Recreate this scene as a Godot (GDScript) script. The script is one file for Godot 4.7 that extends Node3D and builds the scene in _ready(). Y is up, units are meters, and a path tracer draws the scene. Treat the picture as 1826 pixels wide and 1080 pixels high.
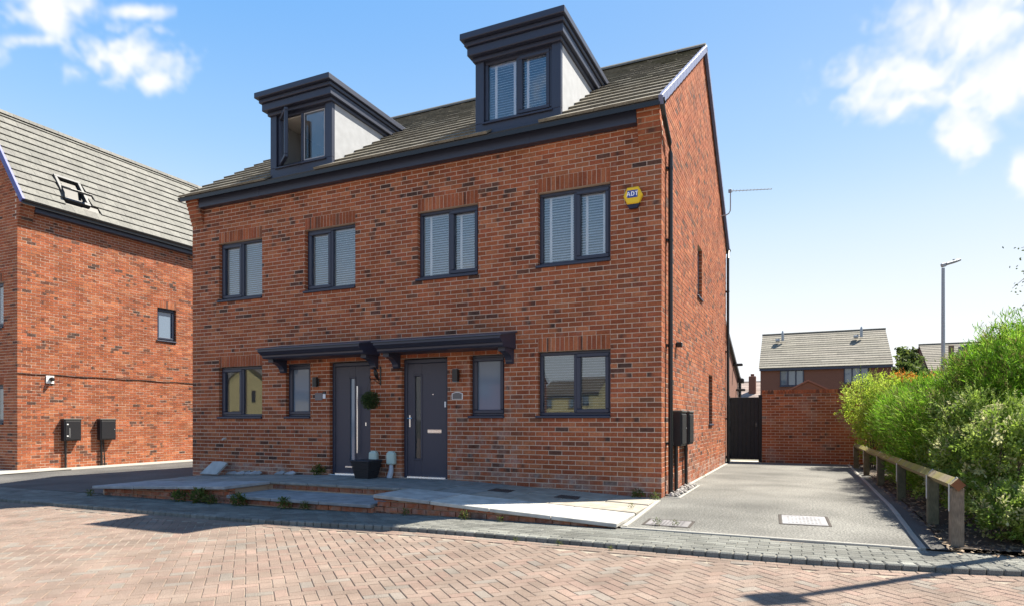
extends Node3D
# A pair of brick semi-detached houses on a block-paved street. x runs along the front wall, z towards the street, y up; the front right corner of the house is the origin.

const EYE := Vector3(1.921, 1.148, 9.543)
const YAW := 0.4284
const FOCAL := 1141.5          # pixels of a picture 1826 x 1080
const HORIZON := 749.4
const SUN_TO := Vector3(0.445, 1.0, -0.512)

var rng := RandomNumberGenerator.new()
var fn := FastNoiseLite.new()
var fbm := FastNoiseLite.new()
var MT := {}

# ------------------------------------------------------------------ mesh builder
class MB:
	var v := PackedVector3Array()
	var c := PackedColorArray()
	var i := PackedInt32Array()
	func quad(a: Vector3, b: Vector3, d: Vector3, e: Vector3, col := Color.WHITE) -> void:   # counter-clockwise from outside
		var n := v.size()
		v.append(a); v.append(b); v.append(d); v.append(e)
		for k in 4: c.append(col)
		i.append_array(PackedInt32Array([n, n + 2, n + 1, n, n + 3, n + 2]))
	func tri(a: Vector3, b: Vector3, d: Vector3, col := Color.WHITE) -> void:
		var n := v.size()
		v.append(a); v.append(b); v.append(d)
		for k in 3: c.append(col)
		i.append_array(PackedInt32Array([n, n + 2, n + 1]))
	func hexa(p: Array, col := Color.WHITE) -> void:   # p: bottom 4 counter-clockwise from above, then top 4
		var n := v.size()
		for q in p:
			v.append(q); c.append(col)
		for f in [[0, 3, 2, 1], [4, 5, 6, 7], [0, 1, 5, 4], [1, 2, 6, 5], [2, 3, 7, 6], [3, 0, 4, 7]]:
			i.append_array(PackedInt32Array([n + f[0], n + f[2], n + f[1], n + f[0], n + f[3], n + f[2]]))
	func box(lo: Vector3, hi: Vector3, col := Color.WHITE) -> void:
		hexa([Vector3(lo.x, lo.y, hi.z), Vector3(hi.x, lo.y, hi.z), Vector3(hi.x, lo.y, lo.z), Vector3(lo.x, lo.y, lo.z),
			Vector3(lo.x, hi.y, hi.z), Vector3(hi.x, hi.y, hi.z), Vector3(hi.x, hi.y, lo.z), Vector3(lo.x, hi.y, lo.z)], col)
	func obox(t: Transform3D, s: Vector3, col := Color.WHITE) -> void:
		var h := s * 0.5
		var p := []
		for y in [-h.y, h.y]:
			for q in [Vector3(-h.x, y, h.z), Vector3(h.x, y, h.z), Vector3(h.x, y, -h.z), Vector3(-h.x, y, -h.z)]:
				p.append(t * q)
		hexa(p, col)
	func cbox(lo: Vector3, hi: Vector3, ch: float, col := Color.WHITE, t := Transform3D()) -> void:   # box with chamfered edges
		var ctr := (lo + hi) * 0.5
		var h := (hi - lo) * 0.5
		ch = minf(ch, 0.45 * minf(h.x, minf(h.y, h.z)) * 2.0)
		var P := func(sx, sy, sz, ax):
			var q := Vector3(sx * h.x, sy * h.y, sz * h.z)
			if ax != 0: q.x -= sx * ch
			if ax != 1: q.y -= sy * ch
			if ax != 2: q.z -= sz * ch
			return t * (ctr + q)
		for s in [-1, 1]:
			var o := [[-1, -1], [1, -1], [1, 1], [-1, 1]]
			if s < 0: o.reverse()
			var f0 := []; var f1 := []; var f2 := []
			for q in o:
				f0.append(P.call(s, q[0], q[1], 0)); f1.append(P.call(q[1], s, q[0], 1)); f2.append(P.call(q[0], q[1], s, 2))
			quad(f0[0], f0[1], f0[2], f0[3], col); quad(f1[0], f1[1], f1[2], f1[3], col); quad(f2[0], f2[1], f2[2], f2[3], col)
		for a in [-1, 1]:
			for b in [-1, 1]:
				var e1 := [P.call(a, b, -1, 0), P.call(a, b, 1, 0), P.call(a, b, 1, 1), P.call(a, b, -1, 1)]
				var e2 := [P.call(-1, a, b, 1), P.call(1, a, b, 1), P.call(1, a, b, 2), P.call(-1, a, b, 2)]
				var e3 := [P.call(b, -1, a, 2), P.call(b, 1, a, 2), P.call(b, 1, a, 0), P.call(b, -1, a, 0)]
				for e in [e1, e2, e3]:
					if a * b < 0: e.reverse()
					quad(e[0], e[1], e[2], e[3], col)
				for d in [-1, 1]:
					var k := [P.call(a, b, d, 0), P.call(a, b, d, 1), P.call(a, b, d, 2)]
					if a * b * d < 0: k.reverse()
					tri(k[0], k[1], k[2], col)
	func tube(pts: Array, radii: Array, sides := 10, col := Color.WHITE, caps := true) -> void:
		var n := v.size()
		var last := Vector3.UP
		for k in pts.size():
			var d: Vector3 = (pts[mini(k + 1, pts.size() - 1)] - pts[maxi(k - 1, 0)]).normalized()
			var x := d.cross(Vector3(0.31, 0.2, 0.93) if absf(d.y) > 0.9 else Vector3.UP).normalized()
			var y := x.cross(d).normalized()
			for s in sides:
				var a := TAU * s / sides
				v.append(pts[k] + (x * cos(a) + y * sin(a)) * radii[mini(k, radii.size() - 1)]); c.append(col)
		for k in pts.size() - 1:
			for s in sides:
				var a := n + k * sides + s
				var b := n + k * sides + (s + 1) % sides
				i.append_array(PackedInt32Array([a, b, b + sides, a, b + sides, a + sides]))
		if caps:
			for e in [0, pts.size() - 1]:
				for s in range(1, sides - 1):
					var q := [n + e * sides, n + e * sides + s, n + e * sides + s + 1]
					if e == 0: q = [q[0], q[2], q[1]]
					i.append_array(PackedInt32Array(q))
	func extrude(poly: Array, o: Vector3, ux: Vector3, uy: Vector3, depth: Vector3, col := Color.WHITE) -> void:   # flat polygon (counter-clockwise seen against depth) pushed along depth
		var flat := PackedVector2Array(poly)
		if Geometry2D.is_polygon_clockwise(flat): flat.reverse()
		var t := Geometry2D.triangulate_polygon(flat)
		var flip := ux.cross(uy).dot(depth) < 0.0
		var P := []
		for q in flat: P.append(o + ux * q.x + uy * q.y)
		for k in range(0, t.size(), 3):
			var a: Vector3 = P[t[k]]; var b: Vector3 = P[t[k + 1]]; var d: Vector3 = P[t[k + 2]]
			var ccw := (flat[t[k + 1]] - flat[t[k]]).cross(flat[t[k + 2]] - flat[t[k]]) > 0.0
			if not ccw:
				var x := b; b = d; d = x
			if flip:
				tri(a, b, d, col); tri(a + depth, d + depth, b + depth, col)
			else:
				tri(a, d, b, col); tri(a + depth, b + depth, d + depth, col)
		for k in P.size():
			var a: Vector3 = P[k]; var b: Vector3 = P[(k + 1) % P.size()]
			if flip: quad(b, a, a + depth, b + depth, col)
			else: quad(a, b, b + depth, a + depth, col)
	func mesh(m: Material) -> ArrayMesh:
		var a := []
		a.resize(Mesh.ARRAY_MAX)
		a[Mesh.ARRAY_VERTEX] = v; a[Mesh.ARRAY_COLOR] = c; a[Mesh.ARRAY_INDEX] = i
		var r := ArrayMesh.new()
		r.add_surface_from_arrays(Mesh.PRIMITIVE_TRIANGLES, a)
		r.surface_set_material(0, m)
		return r

# ------------------------------------------------------------------ scene tree helpers
var taken := {}
func numbered(called: String) -> String:
	var n: int = taken.get(called, 0)
	taken[called] = n + 1
	return called if n == 0 else "%s_%03d" % [called, n]
func thing(called: String, label: String, category: String, at: Vector3, group := "") -> Node3D:
	var o := Node3D.new()
	o.name = numbered(called); add_child(o); o.position = at
	o.set_meta("label", label); o.set_meta("category", category)
	if group: o.set_meta("group", group)
	return o
func part(parent: Node3D, called: String, mb: MB, m: Material, label := "") -> MeshInstance3D:   # mb is in world coordinates
	var o := MeshInstance3D.new()
	o.name = called; o.mesh = mb.mesh(m)
	parent.add_child(o, true)
	if parent.get_parent() == self and parent != self: o.position = -parent.position
	if label: o.set_meta("label", label)
	return o
func stuff(o: Node3D) -> Node3D:
	o.set_meta("kind", "stuff"); return o
func structure(called: String, mb: MB, m: Material, label := "") -> MeshInstance3D:
	var o := MeshInstance3D.new()
	o.name = called; o.mesh = mb.mesh(m); add_child(o, true)
	o.set_meta("kind", "structure")
	if label: o.set_meta("label", label)
	return o
func piece(parent: Node3D, called: String, m: ArrayMesh, at: Vector3) -> MeshInstance3D:
	var o := MeshInstance3D.new()
	o.name = called; o.mesh = m; parent.add_child(o, true); o.position = at
	return o

# ------------------------------------------------------------------ materials
func noise_tex(freq: float, lo: float, hi: float, size := 512, octaves := 4, sd := 1, normal := false, bump := 4.0) -> NoiseTexture2D:
	var n := FastNoiseLite.new()
	n.seed = sd; n.noise_type = FastNoiseLite.TYPE_SIMPLEX_SMOOTH; n.frequency = freq; n.fractal_octaves = octaves
	var t := NoiseTexture2D.new()
	t.width = size; t.height = size; t.seamless = true; t.noise = n
	if normal:
		t.as_normal_map = true; t.bump_strength = bump
	else:
		var g := Gradient.new()
		g.set_color(0, Color(lo, lo, lo).linear_to_srgb()); g.set_color(1, Color(hi, hi, hi).linear_to_srgb())
		t.color_ramp = g
	return t
func mat(called: String, col: Color, rough := 0.8, opt := {}) -> StandardMaterial3D:   # col is the linear base colour
	var m := StandardMaterial3D.new()
	m.resource_name = called
	m.albedo_color = col.linear_to_srgb(); m.roughness = rough
	m.vertex_color_use_as_albedo = true
	m.metallic = opt.get("metal", 0.0)
	m.metallic_specular = opt.get("spec", 0.5)
	if opt.has("tex"):
		m.albedo_texture = opt.tex; m.uv1_triplanar = true; m.uv1_world_triplanar = true
		m.uv1_scale = Vector3.ONE * opt.get("scale", 1.0) * opt.get("stretch", Vector3.ONE)
	if opt.has("bump"):
		m.heightmap_enabled = true; m.heightmap_texture = opt.bump; m.heightmap_scale = opt.get("height", 0.2)
		m.uv1_triplanar = true; m.uv1_world_triplanar = true; m.uv1_scale = Vector3.ONE * opt.get("scale", 1.0) * opt.get("stretch", Vector3.ONE)
	if opt.has("over"):   # a second, coarser pattern that breaks up repeats
		m.detail_enabled = true; m.detail_blend_mode = BaseMaterial3D.BLEND_MODE_MUL; m.detail_albedo = opt.over
		m.detail_uv_layer = BaseMaterial3D.DETAIL_UV_2; m.uv2_triplanar = true; m.uv2_world_triplanar = true
		m.uv2_scale = Vector3.ONE * opt.get("over_scale", 0.3)
	if opt.has("back"):
		m.backlight_enabled = true; m.backlight = opt.back
	MT[called] = m
	return m
func make_materials() -> void:
	var grain := noise_tex(0.02, 0.62, 1.0, 512, 5, 3)
	var fine := noise_tex(0.09, 0.45, 1.0, 512, 4, 7)
	var coarse := noise_tex(0.012, 0.55, 1.0, 512, 5, 9)
	var speck := noise_tex(0.22, 0.15, 1.0, 512, 2, 12)
	var grit := noise_tex(0.16, 0.16, 1.0, 512, 2, 15)
	var patch := noise_tex(0.006, 0.42, 1.0, 512, 6, 17)
	var wear := noise_tex(0.01, 0.58, 1.0, 512, 6, 19)
	mat("brick", Color.WHITE, 0.88, {"tex": grain, "bump": fine, "scale": 2.2, "height": 0.25, "spec": 0.3, "over": wear, "over_scale": 0.22})
	mat("mortar", Color(0.74, 0.58, 0.46), 0.95, {"tex": fine, "scale": 3.0, "bump": fine, "height": 0.2})
	mat("tile", Color.WHITE, 0.85, {"tex": coarse, "scale": 1.4, "bump": fine, "height": 0.3, "over": grit, "over_scale": 0.9})
	mat("upvc", Color(0.029, 0.036, 0.064), 0.42, {"tex": noise_tex(0.05, 0.8, 1.0, 256, 3, 21), "scale": 3.0})
	mat("door_paint", Color(0.040, 0.042, 0.068), 0.45, {"tex": noise_tex(0.05, 0.78, 1.0, 256, 3, 22), "scale": 3.0, "bump": fine, "height": 0.05})
	mat("black_plastic", Color(0.012, 0.012, 0.013), 0.38)
	mat("meter_black", Color.WHITE, 0.5, {"tex": grain, "scale": 4.0})
	mat("blue_cap", Color(0.16, 0.19, 0.33), 0.55, {"tex": grain, "scale": 3.0})
	mat("render_grey", Color(0.37, 0.385, 0.41), 0.9, {"tex": noise_tex(0.008, 0.84, 1.0, 512, 5, 31), "scale": 0.9})
	mat("dark_room", Color.WHITE, 0.95)
	var g := mat("glass", Color(0.92, 0.96, 1.0, 0.04), 0.0, {"spec": 0.5})
	g.transparency = BaseMaterial3D.TRANSPARENCY_ALPHA; g.vertex_color_use_as_albedo = false
	var tg := mat("tinted_glass", Color(0.012, 0.022, 0.04, 0.22), 0.0, {"spec": 0.5})   # solar-control coating on the outer pane
	tg.transparency = BaseMaterial3D.TRANSPARENCY_ALPHA; tg.vertex_color_use_as_albedo = false
	var coat := ORMMaterial3D.new()   # thin metal oxide film of low-emissivity glazing: mirrors a fifth of the light
	coat.resource_name = "coated_glass"
	var film := Image.create(4, 4, false, Image.FORMAT_RGB8)
	film.fill(Color(1, 0, 1))
	coat.orm_texture = ImageTexture.create_from_image(film)
	coat.albedo_color = Color(0.90, 0.96, 1.0, 0.24); coat.transparency = BaseMaterial3D.TRANSPARENCY_ALPHA
	MT["coated_glass"] = coat
	mat("frosted", Color(0.15, 0.20, 0.27), 0.06, {"spec": 0.7})
	mat("blind", Color.WHITE, 0.6)
	mat("chrome", Color(0.75, 0.75, 0.76), 0.22, {"metal": 1.0})
	mat("paver", Color.WHITE, 0.9, {"tex": grit, "scale": 1.3, "bump": fine, "height": 0.25, "spec": 0.3, "over": wear, "over_scale": 0.25})
	mat("joint_sand", Color(0.34, 0.29, 0.23), 0.98, {"tex": fine, "scale": 2.0})
	mat("tarmac", Color(0.34, 0.335, 0.305), 0.95, {"tex": grit, "scale": 0.42, "bump": speck, "height": 0.5, "over": patch, "over_scale": 0.18})
	mat("tarmac_dark", Color(0.20, 0.195, 0.185), 0.95, {"tex": grit, "scale": 0.85, "bump": speck, "height": 0.5, "over": patch, "over_scale": 0.18})
	mat("slab", Color.WHITE, 0.88, {"tex": noise_tex(0.01, 0.78, 1.0, 512, 5, 41), "scale": 1.2, "bump": fine, "height": 0.12, "over": wear, "over_scale": 0.5})
	mat("concrete", Color(0.42, 0.405, 0.365), 0.92, {"tex": fine, "scale": 1.6})
	mat("soil", Color(0.085, 0.062, 0.045), 0.98, {"tex": speck, "scale": 1.3, "bump": speck, "height": 1.0})
	mat("ground", Color(0.13, 0.125, 0.09), 0.98, {"tex": coarse, "scale": 0.4})
	mat("wood", Color.WHITE, 0.85, {"tex": fine, "scale": 3.0, "stretch": Vector3(1.0, 0.10, 1.0), "bump": fine, "height": 0.4, "over": wear, "over_scale": 1.1})
	mat("rail_wood", Color.WHITE, 0.85, {"tex": fine, "scale": 3.0, "stretch": Vector3(1.0, 1.0, 0.10), "bump": fine, "height": 0.4, "over": wear, "over_scale": 1.1})
	mat("steel_galv", Color(0.40, 0.42, 0.44), 0.5, {"metal": 0.4, "tex": grain, "scale": 3.0})
	mat("leaf", Color.WHITE, 0.62, {"back": Color(1.0, 1.0, 1.0), "spec": 0.3})
	mat("bark", Color(0.10, 0.075, 0.055), 0.95, {"tex": fine, "scale": 4.0})
	mat("plain", Color.WHITE, 0.7)
	mat("far_brick", Color(0.34, 0.14, 0.09), 0.9, {"tex": speck, "scale": 0.9})
	mat("far_tile", Color.WHITE, 0.9, {"tex": coarse, "scale": 0.8})
	mat("cream_brick", Color(0.52, 0.43, 0.22), 0.9, {"tex": fine, "scale": 0.7})
	mat("green_box", Color(0.42, 0.52, 0.47), 0.55)

# ------------------------------------------------------------------ bricks
const RED := [Color(0.49, 0.156, 0.070), Color(0.44, 0.133, 0.060), Color(0.53, 0.190, 0.090), Color(0.465, 0.143, 0.067), Color(0.415, 0.124, 0.061)]
const BURNT := Color(0.085, 0.056, 0.047)

# lays the courses of one wall face; returns [right-hand start along r, end, y, depth, u, hash] bricks as dictionaries
func lay(o: Vector3, u: Vector3, n: Vector3, length: float, y0: float, y1: float, holes: Array, parity: int, quoin_a := true, quoin_b := true, limit = null) -> Array:
	var res := []
	var row0 := int(round(y0 / 0.075))
	var rows := int(ceil((y1 - y0) / 0.075 - 0.01))
	for k in rows:
		var r := row0 + k
		var v := r * 0.075
		var odd := posmod(r + parity, 2)
		var a := 0.1125 if odd and quoin_a else 0.0
		var b := length - (0.1125 if odd and quoin_b else 0.0)
		if limit != null:
			var lim: Vector2 = limit.call(v + 0.07)
			a = maxf(a, lim.x); b = minf(b, lim.y)
		var spans := [[a, b]]
		for h in holes:   # [u0, u1, y0, y1]
			if h[2] < v + 0.05 and h[3] > v + 0.025:
				var next := []
				for s in spans:
					if h[0] > s[0] and h[0] < s[1]: next.append([s[0], h[0]])
					if h[1] < s[1] and h[1] > s[0]: next.append([h[1], s[1]])
					if h[1] <= s[0] or h[0] >= s[1]: next.append(s)
				spans = next
		for s in spans:
			var start: float = 0.1125 if odd else 0.0
			var j := int(floor((s[0] - start) / 0.225))
			while start + j * 0.225 < s[1]:
				var p: float = maxf(start + j * 0.225, s[0])
				var q: float = minf(start + j * 0.225 + 0.2135, s[1])
				if q > s[1] - 0.03: q = s[1]
				if p < s[0] + 0.03: p = s[0]
				j += 1
				if q - p < 0.025: continue
				var edge: bool = absf(p - s[0]) < 0.002 or absf(q - s[1]) < 0.002
				res.append({"o": o, "u": u, "n": n, "a": p, "b": q, "v": v + 0.005, "h": 0.0628, "d": 0.10 if edge else 0.016})
	return res
func add_brick(mb: MB, b: Dictionary, origin := Vector3.ZERO, bloom = null, dark := 1.0) -> void:
	var right: Vector3 = Vector3.UP.cross(b.n)
	var s := signf(right.dot(b.u))
	var a: float = minf(s * b.a, s * b.b)
	var e: float = maxf(s * b.a, s * b.b)
	var proud := rng.randf_range(-0.0015, 0.0025)
	var base: Color = RED[rng.randi() % RED.size()] * rng.randf_range(0.88, 1.12)
	var cl := fn.get_noise_2d(b.a * 1.1 + b.o.z * 9.0 + b.o.x * 5.0, b.v * 4.5)
	var p := (0.10 + 0.55 * maxf(0.0, cl)) * dark
	var kind := 0
	if rng.randf() < p: kind = 1 + rng.randi() % 4
	var st := rng.randf_range(0.25, 0.6)
	var flip := rng.randf() < 0.5
	var n := mb.v.size()
	var firing := rng.randf_range(0.6, 0.95)   # how strongly the kiln scorched this brick
	for r in 2:
		for k in 5:
			var t := k / 4.0
			var pos: Vector3 = b.o + right * lerpf(a, e, t) + Vector3.UP * (b.v + b.h * r) + b.n * (proud + rng.randf_range(-0.0008, 0.0008))
			if k in [0, 4]: pos += right * rng.randf_range(-0.0015, 0.0015)
			var col := base * rng.randf_range(0.93, 1.07)
			var tt := 1.0 - t if flip else t
			var dk := 0.0
			if kind == 1: dk = 1.0
			elif kind == 2: dk = smoothstep(st, st + 0.25, tt)
			elif kind == 3: dk = 1.0 - smoothstep(0.15, 0.3, absf(tt - st))
			elif kind == 4: dk = 0.55
			col = col.lerp(BURNT * rng.randf_range(0.7, 1.5), dk * firing)
			if bloom != null:
				col = col.lerp(Color(0.50, 0.40, 0.35), clampf(bloom.call(s * lerpf(a, e, t), b.v) * rng.randf_range(0.4, 1.3), 0.0, 0.85))
			mb.v.append(pos - origin); mb.c.append(col)
	for r in 2:
		for k in 2:
			mb.v.append(b.o + right * (a if k == 0 else e) + Vector3.UP * (b.v + b.h * r) - b.n * b.d - origin); mb.c.append(base)
	for k in 4:
		mb.i.append_array(PackedInt32Array([n + k, n + k + 6, n + k + 1, n + k, n + k + 5, n + k + 6]))
	var B := n + 10
	for f in [[n, n + 4, B + 1, B], [B + 2, B + 3, n + 9, n + 5], [B, B + 2, n + 5, n], [n + 4, n + 9, B + 3, B + 1]]:
		mb.i.append_array(PackedInt32Array([f[0], f[1], f[2], f[0], f[2], f[3]]))
# the nearest 300 bricks become parts of their own, the rest one mesh
func brickwork(parent: Node3D, list: Array, bloom = null, most := 300, dark := 1.0) -> void:
	var scored := []
	for b in list:
		var mid: Vector3 = b.o + b.u * (b.a + b.b) * 0.5 + Vector3.UP * b.v
		b.mid = mid
		var to := EYE - mid
		var face: float = maxf(0.0, to.normalized().dot(b.n))
		scored.append([-(b.b - b.a) * face / to.length() if in_view(mid) else 0.0, scored.size()])
	scored.sort()
	var own := {}
	for k in mini(most, scored.size()): own[scored[k][1]] = true
	var rest := MB.new()
	for k in list.size():
		var b: Dictionary = list[k]
		if own.has(k):
			var mb := MB.new()
			add_brick(mb, b, b.mid, bloom, dark)
			piece(parent, "brick", mb.mesh(MT.brick), b.mid)
		else:
			add_brick(rest, b, Vector3.ZERO, bloom, dark)
	if rest.v.size():
		stuff(part(parent, "brickwork", rest, MT.brick))
func in_view(p: Vector3) -> bool:
	var d := p - EYE
	var w := -d.x * sin(YAW) - d.z * cos(YAW)
	if w < 0.3: return false
	var x := 913.0 + FOCAL * (d.x * cos(YAW) - d.z * sin(YAW)) / w
	var y := HORIZON - FOCAL * d.y / w
	return x > -20 and x < 1846 and y > -20 and y < 1100
# strips of solid wall round openings. Wall from u=0..len, y0..y1, between depth d0 and d1 behind the face
func shell(mb: MB, o: Vector3, u: Vector3, n: Vector3, length: float, y0: float, y1: float, holes: Array, d0 := 0.0035, d1 := 0.28, grow := 0.004, ends := 0.004) -> void:
	var ys := [y0, y1]
	length -= ends
	for h in holes:
		ys.append(clampf(h[2] - grow, y0, y1)); ys.append(clampf(h[3] + grow, y0, y1))
	ys.sort()
	for k in ys.size() - 1:
		if ys[k + 1] - ys[k] < 0.002: continue
		var m: float = (ys[k] + ys[k + 1]) * 0.5
		var cuts := []
		for h in holes:
			if h[2] - grow < m and h[3] + grow > m: cuts.append([h[0] - grow, h[1] + grow])
		cuts.sort()
		var at := ends
		for c in cuts + [[length, length]]:
			if c[0] - at > 0.002:
				var p: Vector3 = o + u * at - n * d0 + Vector3.UP * ys[k]
				var q: Vector3 = o + u * c[0] - n * d1 + Vector3.UP * ys[k + 1]
				mb.box(Vector3(minf(p.x, q.x), minf(p.y, q.y), minf(p.z, q.z)), Vector3(maxf(p.x, q.x), maxf(p.y, q.y), maxf(p.z, q.z)))
			at = c[1]
func soldiers(parent: Node3D, o: Vector3, u: Vector3, n: Vector3, u0: float, u1: float, y: float) -> void:
	var k := int(round((u1 - u0) / 0.075))
	var w := (u1 - u0) / k
	for j in k:
		var mb := MB.new()
		var b := {"o": o, "u": u, "n": n, "a": u0 + j * w + 0.004, "b": u0 + (j + 1) * w - 0.005, "v": y + 0.003, "h": 0.217, "d": 0.10}
		var mid: Vector3 = o + u * (b.a + b.b) * 0.5 + Vector3.UP * (y + 0.11)
		add_brick(mb, b, mid, null, 0.8)
		piece(parent, "soldier_brick", mb.mesh(MT.brick), mid)

# ------------------------------------------------------------------ windows in a wall facing n. r runs to the right seen from outside; p = lower left corner on the wall face
func frame_box(mb: MB, p: Vector3, r: Vector3, n: Vector3, x0: float, x1: float, y0: float, y1: float, z0: float, z1: float, ch := 0.006, col := Color.WHITE) -> void:
	mb.cbox(Vector3(x0, y0, z0), Vector3(x1, y1, z1), ch, col, Transform3D(Basis(r, Vector3.UP, n), p))
func rect_frame(mb: MB, p: Vector3, r: Vector3, n: Vector3, x0: float, x1: float, y0: float, y1: float, w: float, z0: float, z1: float, ch := 0.008) -> void:
	frame_box(mb, p, r, n, x0, x1, y0, y0 + w, z0, z1, ch)
	frame_box(mb, p, r, n, x0, x1, y1 - w, y1, z0, z1, ch)
	frame_box(mb, p, r, n, x0, x0 + w, y0 + w, y1 - w, z0, z1, ch)
	frame_box(mb, p, r, n, x1 - w, x1, y0 + w, y1 - w, z0, z1, ch)
func blind(parent: Node3D, p: Vector3, r: Vector3, n: Vector3, x0: float, x1: float, y0: float, y1: float, z: float, tilt: float, tapes: Array, called := "blind") -> void:
	var mb := MB.new()
	var y := y1 - 0.03
	while y > y0 + 0.01:
		var t := Transform3D(Basis(r, Vector3.UP, n) * Basis(Vector3.RIGHT, tilt + rng.randf_range(-0.03, 0.03)), p + r * (x0 + x1) * 0.5 + Vector3.UP * y + n * z)
		mb.obox(t, Vector3(x1 - x0, 0.002, 0.048), Color(0.74, 0.77, 0.82))
		y -= 0.042
	frame_box(mb, p, r, n, x0, x1, y1 - 0.04, y1, z - 0.03, z + 0.03, 0.004, Color(0.55, 0.56, 0.58))
	for a in tapes:
		var cx: float = lerpf(x0, x1, a)
		frame_box(mb, p, r, n, cx - 0.022, cx + 0.022, y0, y1, z + 0.025, z + 0.028, 0.001, Color(0.90, 0.91, 0.93))
	part(parent, called, mb, MT.blind)
func window(parent: Node3D, p: Vector3, r: Vector3, n: Vector3, w: float, h: float, sash: int, opt := {}) -> MeshInstance3D:   # sash: -1 opening light on the left, 1 right, 0 a single light
	var back: float = opt.get("back", -0.075)
	var mb := MB.new()
	var fw := 0.052
	rect_frame(mb, p, r, n, 0.002, w - 0.002, 0.03, h - 0.002, fw, back - 0.07, back)
	var lights := []
	if sash == 0:
		lights.append([fw, w - fw, true])
	else:
		var mid := w * 0.5 + (0.012 * sash)
		frame_box(mb, p, r, n, mid - 0.03, mid + 0.03, 0.03 + fw, h - fw, back - 0.07, back - 0.001, 0.008)
		lights.append([fw, mid - 0.03, sash < 0]); lights.append([mid + 0.03, w - fw, sash > 0])
	var o := part(parent, "window", mb, MT.upvc)
	for l in lights:
		var x0: float = l[0]; var x1: float = l[1]; var y0 := 0.03 + fw; var y1 := h - fw
		if l[2]:
			var sm := MB.new()
			rect_frame(sm, p, r, n, x0 - 0.014, x1 + 0.014, y0 - 0.014, y1 + 0.014, 0.064, back - 0.062, back + 0.016, 0.010)
			part(o, "sash", sm, MT.upvc)
			x0 += 0.048; x1 -= 0.048; y0 += 0.048; y1 -= 0.048
		var gm := MB.new()
		var z := back - 0.03
		if opt.get("glass", "glass") == "glass":
			pane_quad(gm, p, r, n, x0, x1, y0, y1, z - 0.02)
			part(o, "inner_pane", gm, MT.coated_glass)
			gm = MB.new()
		gm.quad(p + r * x0 + Vector3.UP * y0 + n * z, p + r * x1 + Vector3.UP * y0 + n * z, p + r * x1 + Vector3.UP * y1 + n * z, p + r * x0 + Vector3.UP * y1 + n * z)
		part(o, "pane", gm, MT[opt.get("glass", "tinted_glass")])
		if opt.has("blind"):
			blind(o, p, r, n, x0 - 0.02, x1 + 0.02, y0 - 0.02, y1 + 0.03, back - 0.13, opt.blind, opt.get("tapes", []))
	if opt.get("sill", true):
		var sl := MB.new()
		frame_box(sl, p, r, n, -0.035, w + 0.0, -0.012, 0.028, back - 0.07, 0.035, 0.008)
		part(o, "sill", sl, MT.upvc)
	return o
func pane_quad(m: MB, p: Vector3, r: Vector3, n: Vector3, x0: float, x1: float, y0: float, y1: float, z: float) -> void:
	var b := rng.randf_range(-0.0015, 0.0015)   # panes never sit quite parallel
	var c := rng.randf_range(-0.0015, 0.0015)
	m.quad(p + r * x0 + Vector3.UP * y0 + n * z, p + r * x1 + Vector3.UP * y0 + n * (z + b), p + r * x1 + Vector3.UP * y1 + n * (z + b + c), p + r * x0 + Vector3.UP * y1 + n * (z + c))

# ------------------------------------------------------------------ roof tiles on a slope. e = eave line start, along = unit along the eave, up = unit up the slope, nrm = outward
func tile_mesh(mb: MB, e: Vector3, along: Vector3, up: Vector3, nrm: Vector3, x: float, s: float, w: float, gauge: float, col: Color, thick := 0.036) -> void:
	var jit := rng.randf_range(-0.002, 0.003)
	var P := func(a: float, b: float, d: float): return e + along * a + up * b + nrm * d
	var t := thick + 0.008 + jit
	var p := [P.call(x, s, 0.004), P.call(x + w, s, 0.004), P.call(x + w, s + gauge + 0.05, 0.0), P.call(x, s + gauge + 0.05, 0.0),
		P.call(x, s + 0.003, t), P.call(x + w, s + 0.003, t), P.call(x + w, s + gauge + 0.05, 0.006), P.call(x, s + gauge + 0.05, 0.006)]
	if along.cross(up).dot(nrm) < 0.0:
		p = [p[1], p[0], p[3], p[2], p[5], p[4], p[7], p[6]]
	mb.hexa(p, col)
func tiles(parent: Node3D, e: Vector3, along: Vector3, up: Vector3, nrm: Vector3, length: float, rows: int, gauge: float, w: float, tone: Callable, skip: Callable, most := 300) -> void:
	var all := []
	for k in rows:
		var x := -w * 0.5 if k % 2 else 0.0
		while x < length - 0.01:
			var a := maxf(x, 0.0); var b := minf(x + w - 0.004, length)
			if b - a > 0.03 and not skip.call(a, b, k):
				var mid := e + along * (a + b) * 0.5 + up * (k + 0.5) * gauge
				var to := EYE - mid
				all.append([-(b - a) * absf(to.normalized().dot(nrm)) / to.length() if in_view(mid) else 0.0, all.size(), a, b, k, mid])
			x += w
	all.sort()
	var rest := MB.new()
	for j in all.size():
		var q: Array = all[j]
		var col: Color = tone.call((q[2] + q[3]) * 0.5, q[4] * gauge)
		if j < most:
			var mb := MB.new()
			tile_mesh(mb, e - q[5], along, up, nrm, q[2], q[4] * gauge, q[3] - q[2], gauge, col)
			piece(parent, "roof_tile", mb.mesh(MT.tile), q[5])
		else:
			tile_mesh(rest, e, along, up, nrm, q[2], q[4] * gauge, q[3] - q[2], gauge, col)
	if rest.v.size(): stuff(part(parent, "tile_field", rest, MT.tile))

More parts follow.
